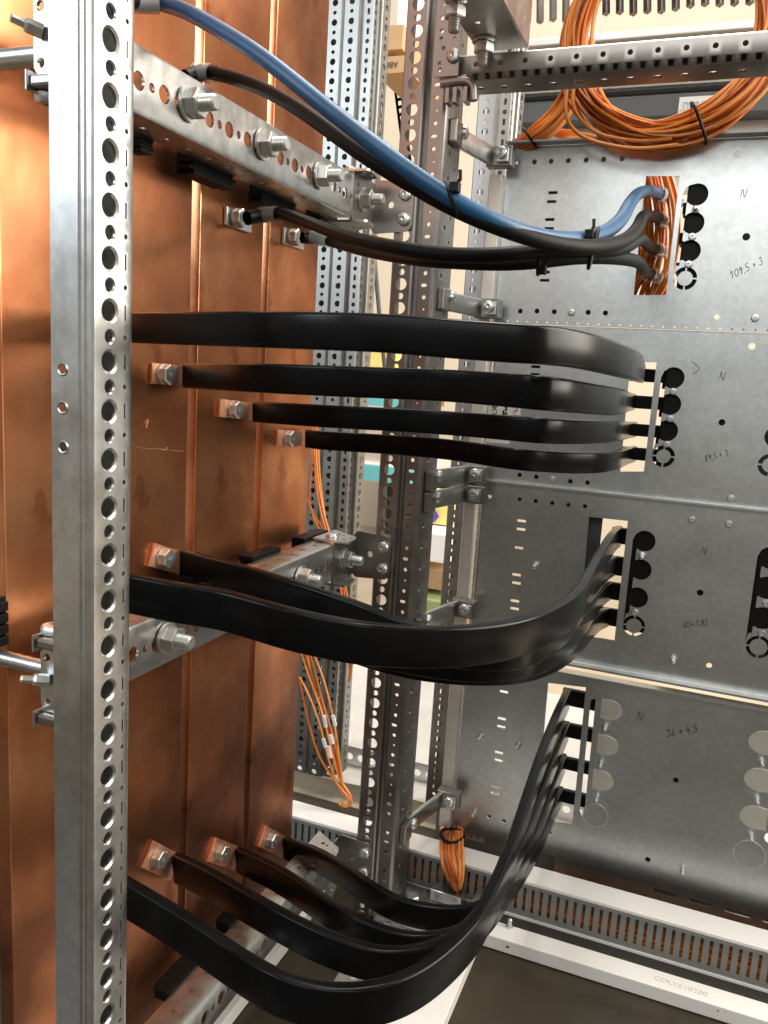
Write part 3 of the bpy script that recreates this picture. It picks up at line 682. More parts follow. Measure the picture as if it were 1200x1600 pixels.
for cs, R in ((c4, 20), (c4b, 22)):
    for cx, cy in cs:
        c = uv(cx, cy); r = rad(R); L = []
        for k in range(33):
            a = math.radians(-110 + k * 220 / 32); L.append((c[0] + r * math.cos(a), c[1] + r * .78 * math.sin(a)))
        if cs is c4b: L = [(2 * c[0] - x, z) for x, z in L][::-1]; x0 = c[0] + rad(14); L = [p for p in L if p[0] < x0]
        else: x0 = c[0] - rad(11); L = [p for p in L if p[0] > x0]
        L = L + [(x0, L[-1][1]), (x0, L[0][1])]
        obj('knockout_disc', plate(L, [], YP - .0012, .001), DISC, p4)
for (cx, cy), R in (((930, 1274), 19.5), ((1171, 1335.5), 22)):
    c = uv(cx, cy); r = rad(R)
    o_ = obj('knockout_ring', plate(circ(c[0], c[1], r, 36), [circ(c[0], c[1], r * .93, 36)], YP - .0009, .0007), DISC, p4)
    obj('knockout_disc', plate(circ(c[0], c[1], r * .9, 36), [], YP - .0009, .0007), PLATE, p4)
for q in ((946, 1136), (939, 1192.5), (932.5, 1246), (751, 1151), (810, 1164), (741, 1270), (1067, 1358), (1190, 1190), (1183, 1249), (1174, 1307)): stud_at(p4, *q)

# handwriting: pen strokes on the plates
G = {'N': [[(0, 0), (.15, 1), (.75, 0), (.95, 1.05)]], '0': [[(.5, 1), (.15, .8), (.1, .3), (.4, 0), (.75, .25), (.75, .8), (.5, 1)]], '1': [[(.2, .75), (.5, 1), (.45, 0)]],
     '3': [[(.1, .9), (.6, 1), (.45, .55), (.7, .3), (.35, 0), (.05, .15)]], '4': [[(.5, 1), (.1, .4), (.8, .4)], [(.6, .75), (.5, -.1)]], '5': [[(.75, 1), (.25, 1), (.2, .55), (.6, .55), (.65, .15), (.1, 0)]],
     '6': [[(.65, 1), (.2, .5), (.2, .1), (.55, 0), (.7, .3), (.25, .4)]], '8': [[(.5, .5), (.2, .8), (.5, 1), (.7, .8), (.2, .2), (.45, 0), (.7, .2), (.5, .5)]], '9': [[(.7, .8), (.4, 1), (.2, .75), (.45, .55), (.7, .8), (.5, 0)]],
     ',': [[(.3, .08), (.2, -.2)]], '+': [[(.1, .4), (.7, .45)], [(.4, .15), (.4, .7)]], ' ': [], '>': [[(0, 1), (.9, .55), (.35, 0)]]}
def scribble(t, s, px, py, size, adv, ang, lw=.00036):
    size *= .88
    c = uv(px, py); bm = bmesh.new(); x = 0
    ca, sa = math.cos(ang), math.sin(ang)
    for ch in s:
        for st in G[ch]:
            L = []
            for (a, b) in st:
                u_, v_ = (x + a * .62 + random.uniform(-.04, .04)) * size, (b + random.uniform(-.04, .04)) * size
                L.append(Vector((c[0] + u_ * ca - v_ * sa * .6, YP - .00015, c[1] + u_ * sa + v_ * ca)))
            tube(bm, catmull(L, 4), lw, 5)
        x += adv if ch not in ' ,' else adv * .55
    obj('handwriting', bm, INK, t)
scribble(p1, 'N', 1157, 308, .0100, 1, -.1); scribble(p1, '109,5 + 3', 1142, 436, .0095, .55, .5)
scribble(p2, 'N', 1124, 593, .0100, 1, -.1); scribble(p2, '89,5 + 3', 1101, 722, .0085, .52, .38); scribble(p2, '>', 1078, 585, .017, 1, -.1)
scribble(p3, 'N', 1096, 865, .0095, 1, -.05); scribble(p3, '60 + 1,83', 1068, 981, .0080, .5, .3)
scribble(p4, 'N', 995, 1124, .0115, 1, -.15); scribble(p4, '36 + 4,5', 1042, 1152, .0105, .62, .42, .00045)
# stickers on plate 2
def sticker(label, px0, py0, px1, py1, parts):
    a, b = uv(px0, py0), uv(px1, py1)
    t = thing('sticker', label, 'sticker', Vector(((a[0] + b[0]) / 2, YP - .0006, b[1])))
    obj('paper', box(bmesh.new(), a[0], b[0], YP - .0006, YP - .0001, b[1], a[1]), WHITE, t)
    for s, px, py, sz, m, rot in parts:
        c = uv(px, py); put('print', text_mesh(s, sz), m, t, (c[0], YP - .0008, c[1]), (PI / 2, rot, 0))
    return t
s = sticker('white sticker reading XT on the second mounting plate, behind the bars', 764, 630, 796, 694, [('XT', 772, 642, .010, INK, PI / 2), ('O', 772.5, 632, .009, INK, PI / 2)])
for px, py in ((791, 636), (791, 640), (787, 643), (791, 646), (787, 647)):
    c = uv(px, py); put('print_dot', mesh_of('dot', lathe([(0, .0003), (.0017, .0003)], 12)), INK, s, (c[0], YP - .0007, c[1]), RYN)
sticker('small sticker with red print beside the larger white one', 801, 635, 813, 649, [('18', 807, 640, .005, PINK, PI / 2), ('21', 804, 644, .005, PINK, PI / 2)])

# breakers behind the plates, seen as black through the round holes
def breaker(label, pa, pb):
    a, b = at(*pa, 1, 1.0), at(*pb, 1, 1.0)
    t = thing('circuit_breaker', label, 'circuit breaker', Vector(((a.x + b.x) / 2, 1.03, b.z)), 'circuit breakers behind the mounting plates')
    obj('breaker_case', box(bmesh.new(), a.x, b.x, 1.006, 1.075, b.z, a.z, bev=.002), PLASTIC, t)
    for k in range(3):
        zz = a.z + (b.z - a.z) * (.2 + .27 * k); obj('terminal', box(bmesh.new(), a.x - .004, a.x + .012, 1.02, 1.05, zz - .006, zz + .006, bev=.001), PLASTIC, t)
breaker('black circuit breaker behind the top mounting plate', (1076, 283), (1150, 462))
breaker('black circuit breaker behind the second mounting plate', (1043, 566), (1120, 740))
breaker('black circuit breaker behind the third mounting plate, left column', (991, 818), (1070, 1003))
breaker('black circuit breaker behind the third mounting plate, right column', (1188, 845), (1280, 1040))

def backing(label, x0, x1, z0, z1, y=1.024):  # added dark sheets that make the plate holes look dark inside
    t = thing('dark_backing', label, 'backing', V((x0 + x1) / 2, y, z0), 'dark sheets added behind the mounting plates')
    obj('backing_sheet', B(x0, x1, y, y + .0015, z0, z1), DARKG, t); obj('backing_fold', B(x0, x1, y + .0018, y + .03, z0, z0 + .0015), DARKG, t)
backing('dark cover behind the left part of the top mounting plate', -.25, -.105, .075, .262)
backing('dark cover behind the right part of the top mounting plate', .002, .33, .075, .262, 1.085)
backing('dark cover behind the right part of the second mounting plate', .004, .33, -.110, .050, 1.085)
backing('dark cover behind the left part of the second mounting plate', -.245, -.112, -.1255, .050)
backing('dark cover behind the upper left corner of the third mounting plate', -.245, -.118, -.165, -.1275)
backing('dark cover behind the right part of the third mounting plate', -.02, .33, -.328, -.150, 1.085)
backing('dark cover behind the right part of the bottom mounting plate', -.03, .10, -.60, -.385, 1.03)

backing('dark grey sheet behind the cut-out of the third mounting plate', at(915, 810, 1, 1.02).x, at(941, 830, 1, 1.03).x, -.262, -.140, 1.021)

# side strip carrying the plates and its clamps
ms = thing('support_strip', 'pale vertical steel strip along the left edge of the mounting plates', 'steel strip', V(-0.265, .988, -.6))
obj('strip_body', profile([(-0.2735, 1.0), (-0.2735, .986), (-0.2725, .985), (-0.2590, .985), (-0.2580, .986), (-0.2580, .9985)], -.60, .235, .0835, {}, lambda a, b, v: V(a, b, v), .0014), DISC, ms, sm=30)
arms = [(.2515, 'topmost hinge arm holding the top mounting plate'), (.0805, 'second hinge arm from the top, at the foot of the top plate'), (-.1185, 'upper one of the paired hinge arms between the black bar groups'),
        (-.1430, 'lower one of the paired hinge arms between the black bar groups'), (-.2900, 'hinge arm mostly hidden behind the broad black bar'), (-.5520, 'lowest hinge arm, sloping near the orange wire bunch')]
for z, lb in arms:
    t = thing('hinge_arm', lb, 'hinge arm', V(-0.275, .93, z - .012), 'hinge arms holding the mounting plates')
    bm = bmesh.new()
    for xa, xb, ya, yb in ((-0.2865, -0.2665, .885, .979),):
        P = [V(xa, ya, z), V(xa + .002, ya + .01, z), V((xa + xb) / 2, (ya + yb) / 2, z), V(xb - .001, yb - .008, z), V(xb, yb, z)]
        strap_sweep(bm, catmull(P, 3), .021, .0055)
    obj('arm', bm, STEEL, t, sm=40)
    obj('clip', box(bmesh.new(), -0.2868, -0.2785, .862, .886, z + H - .012, z + H + .012, bev=.002), STEEL_D, t)
    put('pan_screw', SCREW, BOLT, t, V(-0.2795, .889, z + .004), RX)
    obj('clamp_block', box(bmesh.new(), -0.2745, -0.2440, .968, .984, z + H - .0115, z + H + .0115, bev=.0015), STEEL_D, t)
    obj('clamp_pad', box(bmesh.new(), -0.2605, -0.2470, .963, .9678, z + H - .008, z + H + .008, bev=.001), STEEL, t)
    put('pan_screw', SCREW, BOLT, t, V(-0.2555, .963, z + .002), RYN)

# ================================================================== TOP: rails, corner plate, overhead beam, comb duct
t = thing('cross_rail', 'horizontal angle rail at the top with square slots and round holes', 'rail', V(0.02, .87, .294))
pt = [(.8935, .3050), (.8935, .3175), (.892, .3185), (.8515, .3185), (.850, .3170), (.850, .3010), (.8535, .2945), (.858, .2938), (.893, .2938)]
P19 = .0250
bm = profile(pt, -0.278, -0.278 + P19 / 2 * 50, P19 / 2, {4: lambda k, wd: circ(wd * .5, P19 / 4, .0026) if k % 2 else None, 5: lambda k, wd: rect(wd * .5, P19 / 4, .0028, .0024),
                                    7: lambda k, wd: (circ(wd * .45, P19 / 4, .0040) if k % 2 else None)}, lambda a, b, v: V(v, a, b), .0018)
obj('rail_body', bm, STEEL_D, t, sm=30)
t = thing('corner_plate', 'brown tinted corner plate screwed to the upright at the top', 'bracket', V(-0.287, .84, .296))
h = [circ(-0.2935 + dx, .3 + H + dz, .0021, 12) for dx, dz in ((0, .038), (0, .031), (0, .008), (.0005, .002), (.0145, .036), (.0145, .030), (.003, .022))]
obj('plate_body', plate([(-0.2985, .2955 + H), (-0.2735, .2955 + H), (-0.2735, .3425 + H), (-0.2985, .3425 + H)], h, .838, .003), STEEL_D, t)
put('pan_screw', SCREW, BOLT, t, V(-0.2795, .838, .314), RYN)
bm = tube(bmesh.new(), catmull([V(-.292, .842, .290), V(-.27, .842, .291), V(-.259, .842, .286), V(-.2565, .842, .272)], 5), .0045, 8); obj('hook', bm, STEEL_D, t, sm=50)
for x in (-.285, -.277, -.266): obj('hook_tooth', B(x, x + .004, .836, .85, .270, .284), STEEL_D, t)
t = thing('overhead_beam', 'steel beam running overhead towards the viewer with a hanging bolt', 'beam', V(-0.235, .7, .325))
bm = profile([(-0.2625, .375), (-0.2625, .3275), (-0.261, .326), (-0.2125, .326), (-0.211, .3275), (-0.211, .375)], .55, .865, .015, {2: lambda k, wd: circ(wd * (.35), .0075, .0030) if k % 3 == 1 else None, 4: lambda k, wd: slot(wd * .5, .0075, .008, .0022) if k % 2 else None},
             lambda a, b, v: V(a, v, b), .002); obj('beam_body', bm, STEEL, t, sm=30)
p = at(757, 62, 2, .326); p.z = H + .3258
s = put('hanging_bolt', STUD, BOLT, t, p, (PI, 0, 0)); put('washer', WASH, BOLT, s, p).location = (0, 0, .0004); put('nut', NUT, BOLT, s, p).location = (0, 0, .003)
p = at(712, 5, 2, .326); p.z = H + .3258
s = put('hanging_bolt', STUD, BOLT, t, p, (PI, 0, 0)); put('nut', NUT, BOLT, s, p).location = (0, 0, .003)
# comb duct above the coil: every finger a part
t = thing('comb_duct', 'cable duct with open comb fingers at the upper right edge', 'cable duct', V(0.0, 1.06, .44))
obj('duct_back', B(-0.30, 0.36, 1.00, 1.02, .445, .50), WHITE, t)
for k in range(34):
    x = -0.262 + k * .0145
    a = V(x - .004, 1.0, .455); b = V(x + .004, .985, .397 + random.uniform(-.002, .002))
    bm = tube(bmesh.new(), [a, a.lerp(b, .5), b], .0042, 4); obj('finger', bm, STEEL_D, t)

# ================================================================== ORANGE WIRES
def strands(bm, base_pts, n, R, r, seed, closed=False, seg=5, flat=1.0):
    rnd = random.Random(seed)
    for s in range(n):
        a = rnd.uniform(0, 2 * PI); q = R * math.sqrt(rnd.random()); ox, oy = q * math.cos(a), q * math.sin(a)
        ph = rnd.uniform(0, 6); L = []
        for i, p in enumerate(base_pts):
            k = i / (len(base_pts) - 1)
            wob = R * .45 * math.sin(ph + 5 * k + s)
            T = (base_pts[min(i + 1, len(base_pts) - 1)] - base_pts[max(i - 1, 0)]).normalized()
            nn = T.cross(Vector((0, 1, 0))); nn = nn.normalized() if nn.length > .05 else Vector((1, 0, 0)); bb = T.cross(nn)
            L.append(p + nn * (ox + wob * .5) + bb * (oy + wob * .3) * flat)
        tube(bm, L, r, seg)
def coil():
    c = at(1046, 52, 1, .965)
    t = thing('wire_coil', 'big round coil of orange wires hanging at the upper right', 'wire coil', c)
    bm = bmesh.new(); bm2 = bmesh.new(); bm3 = bmesh.new(); rnd = random.Random(5)
    for s in range(46):
        R0 = .084 + rnd.uniform(0, .021); off = rnd.uniform(-.009, .009); ph = rnd.uniform(0, 6.28); e = rnd.uniform(-.006, .006); L = []
        n = 56; rr = .0019; tl = rnd.uniform(-.12, .12); pz = rnd.uniform(0, 6.28)
        for i in range(n + 1):
            a = 2 * PI * i / n + ph
            R = R0 + .0035 * math.sin(2 * a + pz) + .0022 * math.sin(3 * a + ph) - .006 * math.sin(a) * .5
            L.append(Vector((c.x + e + R * 1.06 * math.cos(a), c.y + off + .006 * math.sin(a * 2 + pz) + tl * R * .15 * math.sin(a), c.z + R * 1.06 * math.sin(a) + .004)))
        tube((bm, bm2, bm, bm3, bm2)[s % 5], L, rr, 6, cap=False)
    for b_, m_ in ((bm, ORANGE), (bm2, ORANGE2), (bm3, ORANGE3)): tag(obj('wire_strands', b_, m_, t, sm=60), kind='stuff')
    p = at(1092, 193, 1, .965); bm = bmesh.new(); L = []
    for k in range(21):
        a = 2 * PI * k / 20; d = Vector((.45, 0, -.9)); L.append(p + d * .022 * math.cos(a) + Vector((0, 1, 0)) * .024 * math.sin(a))
    tube(bm, L, .0016, 6); obj('tie_band', bm, PLASTIC, t)
    return c
coil()
t = thing('wire_bundle', 'bunch of orange wires curving down left of the coil, tied in black', 'wire bundle', at(860, 180, 1, .985))
base = relax(catmull([at(915, 60, 1, .98), at(905, 110, 1, .98), at(890, 150, 1, .985), at(868, 185, 1, .99), at(835, 212, 1, .995), at(795, 240, 1, 1.03)], 6), 3)
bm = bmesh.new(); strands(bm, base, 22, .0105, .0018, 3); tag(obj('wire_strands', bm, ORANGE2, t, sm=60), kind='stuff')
bm = bmesh.new(); L = []
c = at(828, 215, 1, .993)
for k in range(17):
    a = 2 * PI * k / 16; L.append(c + Vector((.6, 0, -.75)) * .0135 * math.cos(a) + Vector((0, 1, 0)) * .014 * math.sin(a))
tube(bm, L, .0016, 6); obj('tie_band', bm, PLASTIC, t)
t = thing('wire_bundle', 'low loops of orange wire lying behind the top edge of the top plate', 'wire bundle', at(900, 215, 1, 1.05))
bm = bmesh.new()
for k in range(12):
    q = k * .0022
    tube(bm, relax(catmull([at(818, 236, 1, 1.03 + q), at(842, 214 - k * .9, 1, 1.03 + q), at(880, 203 + k * 1.2, 1, 1.04), at(930, 214 + k, 1, 1.045), at(1010, 226 + k * .6, 1, 1.03 + q)], 6), 2), .0018, 5)
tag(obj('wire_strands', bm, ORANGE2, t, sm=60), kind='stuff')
t = thing('loose_wire', 'pair of single orange wires looping out of the coil over the plate edge', 'wire', at(900, 200, 1, .96))
for L in ([(890, 120), (884, 160), (888, 190), (910, 213), (950, 226), (1000, 232), (1060, 226)], [(898, 130), (896, 165), (915, 195), (945, 212), (1000, 220), (1050, 216)]):
    obj('wire', tube(bmesh.new(), relax(catmull([at(x, y, 1, .957) for x, y in L], 8), 3), .0021, 8), ORANGE2, t, sm=60)
# wires behind the cut-out of plate 1
t = thing('wire_bundle', 'packed orange wires behind the cut-out of the top mounting plate', 'wire bundle', at(1020, 470, 1, 1.09))
bm = bmesh.new(); rnd = random.Random(8); bm2 = bmesh.new()
for k in range(46):
    x0 = rnd.uniform(-46, 36); y = 1.075 + rnd.uniform(0, .03); dx = rnd.uniform(-8, 8)
    L = [at(1000 + x0, 240, 1, y), at(1018 + x0 + dx, 300, 1, y), at(1024 + x0 + dx, 360, 1, y), at(1016 + x0, 420, 1, y), at(990 + x0 - dx * 2, 480, 1, y)]
    tube(bm2 if k % 3 == 0 else bm, catmull(L, 4), .0022, 5)
tag(obj('wire_strands', bm, ORANGE, t, sm=60), kind='stuff'); tag(obj('wire_strands', bm2, ORANGE2, t, sm=60), kind='stuff')
# hanging bunch under the plates
t = thing('wire_bundle', 'short hanging bunch of orange wires folded up under the bottom plate', 'wire bundle', at(708, 1300, 1, .925))
bm = bmesh.new(); bm2 = bmesh.new(); bm3 = bmesh.new(); rnd = random.Random(4)
for k in range(17):
    q = -16 + 32 * (k / 16) + rnd.uniform(-2, 2); e = rnd.uniform(-7, 9)
    L = [at(706 + q, 1293, 1, 1.0), at(707 + q, 1306, 1, .978), at(706 + q * 1.05, 1326, 1, .95 + e * .0004), at(707 + q, 1346, 1, .922 - abs(e) * .0008), at(711 + q * .8, 1372 + e, 1, .912 + rnd.uniform(-.006, .004)),
         at(714 + q * .3, 1388 + e * .6, 1, .915), at(716 + q * .2, 1378, 1, .921), at(715, 1350, 1, .924), at(714, 1326, 1, .953), at(712, 1300, 1, .985)]
    tube((bm, bm2, bm3)[k % 3], relax(catmull([p + Vector((0, rnd.uniform(-.003, .003), 0)) for p in L], 5), 2), .0017, 6)
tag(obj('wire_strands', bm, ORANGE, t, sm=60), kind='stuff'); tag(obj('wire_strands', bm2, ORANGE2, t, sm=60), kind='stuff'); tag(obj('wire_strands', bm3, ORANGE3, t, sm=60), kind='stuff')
c = at(707, 1305, 1, .975); L = [c + Vector((.0155 * math.cos(2 * PI * k / 16), .017 * math.sin(2 * PI * k / 16), .001 * math.cos(4 * PI * k / 16))) for k in range(17)]
obj('tie_band', tube(bmesh.new(), L, .0024, 6), PLASTIC, t)
# long loose wires by the rear uprights
t = thing('wire_bundle', 'long thin orange wires hanging down by the rear uprights', 'wire bundle', at(545, 1255, 1, .97))
sets = [[(488, 640), (490, 700), (497, 780), (512, 840), (530, 900), (545, 960), (552, 1020), (545, 1065)],
        [(492, 640), (494, 720), (503, 790), (520, 850), (538, 910), (550, 980), (549, 1050)],
        [(486, 650), (487, 730), (484, 790), (500, 830), (520, 880), (535, 930), (548, 1000), (548, 1056)],
        [(495, 640), (499, 740), (510, 820), (526, 880), (541, 950), (551, 1010)],
        [(480, 780), (494, 810), (514, 838), (530, 890), (540, 940), (549, 1010), (546, 1060)],
        [(466, 1005), (482, 1055), (502, 1110), (515, 1160), (530, 1215), (546, 1240), (549, 1256), (538, 1260), (531, 1248)],
        [(472, 1005), (488, 1060), (506, 1120), (520, 1170), (535, 1222), (548, 1246), (545, 1260), (532, 1256)],
        [(468, 1058), (484, 1090), (502, 1140), (514, 1190), (530, 1230), (545, 1248), (544, 1261), (530, 1257)],
        [(468, 1060), (480, 1120), (496, 1175), (516, 1210), (536, 1236), (547, 1250), (541, 1261)],
        [(490, 1022), (505, 1060), (518, 1110), (527, 1160), (534, 1215), (540, 1240), (547, 1254), (540, 1258)],
        [(478, 1000), (492, 1050), (505, 1100), (520, 1150), (531, 1200), (538, 1240), (549, 1250)],
        [(475, 1000), (490, 1070), (508, 1130), (522, 1190), (537, 1232), (546, 1255), (534, 1261)]]
for i, L in enumerate(sets):
    q = .972 + .004 * (i % 4)
    obj('wire', tube(bmesh.new(), relax(catmull([at(x, y, 1, q) for x, y in L], 7), 3), .0016, 6), ORANGE2 if i % 2 else ORANGE, t, sm=60)
for (xa, ya, xb, yb) in ((506, 1118, 509, 1136), (520, 1118, 524, 1134), (516, 1148, 520, 1162), (505, 1154, 509, 1168), (513, 1166, 517, 1184)):
    obj('wire_marker', tube(bmesh.new(), [at(xa, ya, 1, .967), at(xb, yb, 1, .967)], .0027, 8), WHITE, t, sm=60)

# ================================================================== BASE: wire duct, ledge, seal, white frame
P10 = .0103
t = thing('wire_duct', 'long grey slotted wire duct with white lid running along the base', 'cable duct', V(-.05, .955, -.664))
bm = profile([(.932, -.6625), (.932, -.6520), (.932, -.6180), (.932, -.6130)], -0.60, 0.42, P10, {1: lambda k, wd: slot(wd * .5, P10 / 2, wd * .5 - .0004, .0019, 12)}, lambda a, b, v: V(v, a, b), .0015, -1)
obj('slotted_wall', bm, GREYP, t)
obj('lid', B(-0.60, 0.42, .929, .966, -.6128, -.6085, bev=.0008), WHITE, t)
obj('lid_lip', B(-0.60, 0.42, .9288, .9302, -.6170, -.6130), GREYP, t)
obj('duct_floor', B(-0.60, 0.42, .9336, .966, -.6645, -.6625), GREYP, t)
obj('rear_wall', B(-0.60, 0.42, .964, .966, -.6620, -.6130), GREYP, t)
bm = bmesh.new(); rnd = random.Random(2); bm2 = bmesh.new()
for k in range(20):
    y = rnd.uniform(.948, .972); z = -.66 + rnd.uniform(0, .013); L = [V(-0.31 + .11 * i, y + rnd.uniform(-.003, .003), z + rnd.uniform(-.004, .004)) for i in range(7)]
    L[0] = V(-0.33 + rnd.uniform(0, .05), y, z); tube(bm if k % 3 else bm2, catmull(L, 4), .0022, 5)
w_ = thing('wire_bundle', 'orange wires lying inside the slotted wire duct', 'wire bundle', V(0, .95, -.66))
tag(obj('wire_strands', bm, ORANGE, w_, sm=60), kind='stuff'); tag(obj('wire_strands', bm2, ORANGE2, w_, sm=60), kind='stuff')
bf = thing('base_frame', 'white painted base frame with black seal and printed number at the lower right', 'base frame', V(0, .9, -.682))
obj('front_beam', B(-0.31, 0.45, .8815, .9105, -.677, -.660, bev=.0012), WHITE, bf)
obj('seal_strip', B(-0.31, 0.45, .9110, .9215, -.677, -.6595, bev=.001), RUBBER, bf)
obj('seal_strip', B(-0.31, 0.45, .9220, .9300, -.677, -.6612, bev=.001), RUBBER, bf)
obj('edge_strip', B(-0.60, 0.45, .9302, .9322, -.677, -.6585), WHITE, bf)
put('printed_number', text_mesh('CDU/610200', .0105), GREYINK, bf, at(1064, 1541, 2, -.6597), (0, 0, math.radians(-1.5)))
p = at(795, 1452, 2, -.66); put('pin', RIV, BOLT, bf, p + Vector((0, .004, 0)), (0, 0, 0))
put('beam_hole', mesh_of('hole', lathe([(0, .0003), (.0022, .0003)], 14)), RUBBER, bf, at(793, 1480, 2, -.66))
for px, py in ((1122, 1579), (1134, 1581)): put('red_speck', mesh_of('speck', lathe([(0, .0004), (.0012 if px < 1130 else .0006, .0003)], 6)), PINK, bf, at(px, py, 1, .8813), RYN)
t = thing('base_beam', 'white base beam on the floor under the lowest clamp rail', 'base beam', V(-.40, .65, -.682))
obj('beam_body', B(-0.425, -0.384, .34, .905, -.677, -.660, bev=.0012), WHITE, t)
t = thing('base_beam', 'white base beam on the floor seen between the bottom flexible bars', 'base beam', V(-.243, .8, -.682))
obj('beam_body', B(-0.307, -0.180, .60, .8800, -.677, -.660, bev=.0012), WHITE, t)
obj('perforated_strip', profile([(-0.306, -.6585), (-0.270, -.6585)], .60, .875, P25, {0: lambda k, wd: circ(wd * .5, P25 / 2, .0045 if k % 2 else .0022)}, lambda a, b, v: V(a, v, b), .0015), STEEL, t)
# foot of the see-through upright: corner casting, angle and small bolts
t = thing('foot_bracket', 'galvanised foot bracket with bolts under the see-through upright', 'bracket', V(-.27, .87, -.66))
h = [circ(-0.292 + .022 * i, .862 + .03 * j, .0040 if (i + j) % 2 else .0026, 14) for i in range(5) for j in range(2)]
pb = plate([(-0.335, .846), (-0.175, .846), (-0.175, .926), (-0.335, .926)], h, 0, .002)
for v in pb.verts: v.co = (v.co.x, v.co.z, H - .655 - v.co.y)
bmesh.ops.recalc_face_normals(pb, faces=pb.faces); obj('foot_plate', pb, STEEL, t)
obj('foot_angle', B(-0.255, -0.215, .905, .926, -.6545, -.640, bev=.001), STEEL, t)
obj('side_angle', B(-0.200, -0.186, .885, .928, -.6545, -.634, bev=.001), STEEL, t)
for x, y in ((-.31, .86), (-.23, .87), (-.275, .895)): put('bolt', HEX, BOLT, t, V(x, y, -.6548))

# ================================================================== LEFT SIDE: corner brackets, rods
def cornerbracket(label, pc_, lower):
    c = at(*pc_, 1, .338); t = thing('corner_bracket', label, 'bracket', c, 'brackets on the left of the near upright')
    x0 = -.3222
    q = c.z
    h = [circ(x0 - .0042, q + .0135, .0027), circ(x0 - .0042, q - .0125, .0026)]
    obj('bracket_plate', plate([(x0 - .0085, q - .0145), (x0 - .006, q - .0180), (x0 + .006, q - .0180), (x0 + .006, q + .0190), (x0 - .006, q + .0190), (x0 - .0085, q + .0160)], h, .338, .002), STEEL, t)
    for s, (a, b) in enumerate(((q + .0198, q + .0255), (q - .0245, q - .0188))):
        obj('bracket_ear', box(bmesh.new(), x0 - .0075, x0 + .006, .3335, .350, a, b, bev=.0014), STEEL_D, t)
        obj('ear_lip', box(bmesh.new(), x0 - .0088, x0 - .0076, .332, .351, a - .002, b + .002, bev=.0005), STEEL, t)
    put('bolt', STUD_S, BOLT, t, Vector((x0 - .002, .337, q + .001)), (math.radians(78), 0, math.radians(-38)))
    put('pan_screw', SCREW, BOLT, t, Vector((x0 - .006, .345, (q - .0250) if not lower else q + .0260)), (PI if not lower else 0, 0, 0))
cornerbracket('corner bracket with screw at the top left of the near upright', (66, 55), False)
cornerbracket('corner bracket with screw at the lower left of the near upright', (66, 1062), True)
for (py, lb, r) in ((88, 'upper steel rod going left from the near upright', .0053), (1036, 'lower threaded steel rod going left from the near upright', .0048)):
    c = at(55, py if py < 500 else 1040, 1, .364)
    bm = bmesh.new(); n = 80
    L = [Vector((c.x + .030 - i * .004, c.y, c.z)) for i in range(n)]
    tube(bm, L, (lambda k: r) if py < 500 else (lambda k: r * (1.0 if int(round(k * (n - 1))) % 2 else .93)), 14)
    tag(obj('steel_rod', bm, STEEL, base=c, sm=50), lb, 'rod', 'steel rods on the left')
t = thing('comb_block', 'black ribbed insulator block at the left edge on the copper bar', 'insulator', at(0, 970, 0, -.39))
p = at(0, 970, 0, XC + .01)
for k in range(4): obj('rib', box(bmesh.new(), XC + .001, XC + .016, p.y - .03, p.y + .0015, p.z - .015 + k * .0075, p.z - .0088 + k * .0075, bev=.0008), PLASTIC, t)
obj('block_body', box(bmesh.new(), XC + .001, XC + .012, p.y - .03, p.y + .003, p.z - .016, p.z + .016), PLASTIC, t)
t = thing('side_cabinet', 'white cabinet side glimpsed at the lower left edge', 'panel', V(-.76, .68, -.66))
obj('panel_face', B(-.765, -.75, .50, .84, -.66, -.52, bev=.002), WHITE, t); obj('panel_foot', B(-.765, -.745, .50, .84, -.677, -.661), RUBBER, t)

# ================================================================== BACKGROUND OF THE WORKSHOP
tag(obj('back_wall', B(-2.6, 2.2, 3.30, 3.36, -.682, 2.6), CREAM), kind='structure')
t = thing('wall_box', 'plain cardboard carton high in the gap left of the see-through upright', 'carton', at(612, 60, 1, 1.9))
a, b = at(590, 42, 1, 1.9), at(628, 76, 1, 1.9)
obj('carton_body', box(bmesh.new(), a.x, b.x, 1.9, 2.1, b.z, a.z), CARTON, t)
a, b = at(588, 90, 1, 1.88), at(640, 112, 1, 1.88)
t = thing('parcel', 'long carton with upside-down black lettering below the plain one', 'carton', Vector(((a.x + b.x) / 2, 1.95, b.z)))
obj('carton_body', box(bmesh.new(), a.x, b.x, 1.88, 2.1, b.z, a.z), CARTON, t)
c = at(612, 101, 1, 1.88); put('lettering', text_mesh('ABB', .018), INK, t, (c.x, 1.879, c.z), (PI / 2, PI, 0))
t = thing('carton_shelf', 'pale upright board beside the cartons', 'board', at(640, 60, 1, 2.1))
a, b = at(625, -40, 1, 2.15), at(648, 108, 1, 2.15)
obj('board_face', box(bmesh.new(), a.x, b.x, 2.15, 2.19, b.z, a.z), WHITE, t)
t = thing('leaning_strip', 'perforated metal strip leaning against the wall in the gap', 'metal strip', at(640, 300, 1, 2.4))
a, b = at(613, 122, 1, 2.35), at(640, 330, 1, 2.35); d = b - a; L = d.length; d.normalize()
sx = Vector((1, 0, 0)); sx = (sx - d * sx.dot(d)).normalized()
obj('strip_body', profile([(0, 0), (.026, 0)], 0, L, .021, {0: lambda k, wd: rect(wd * .5, .0105, .005, .006)}, lambda p_, q_, v: a + d * v + sx * p_, .002), STEEL, t)
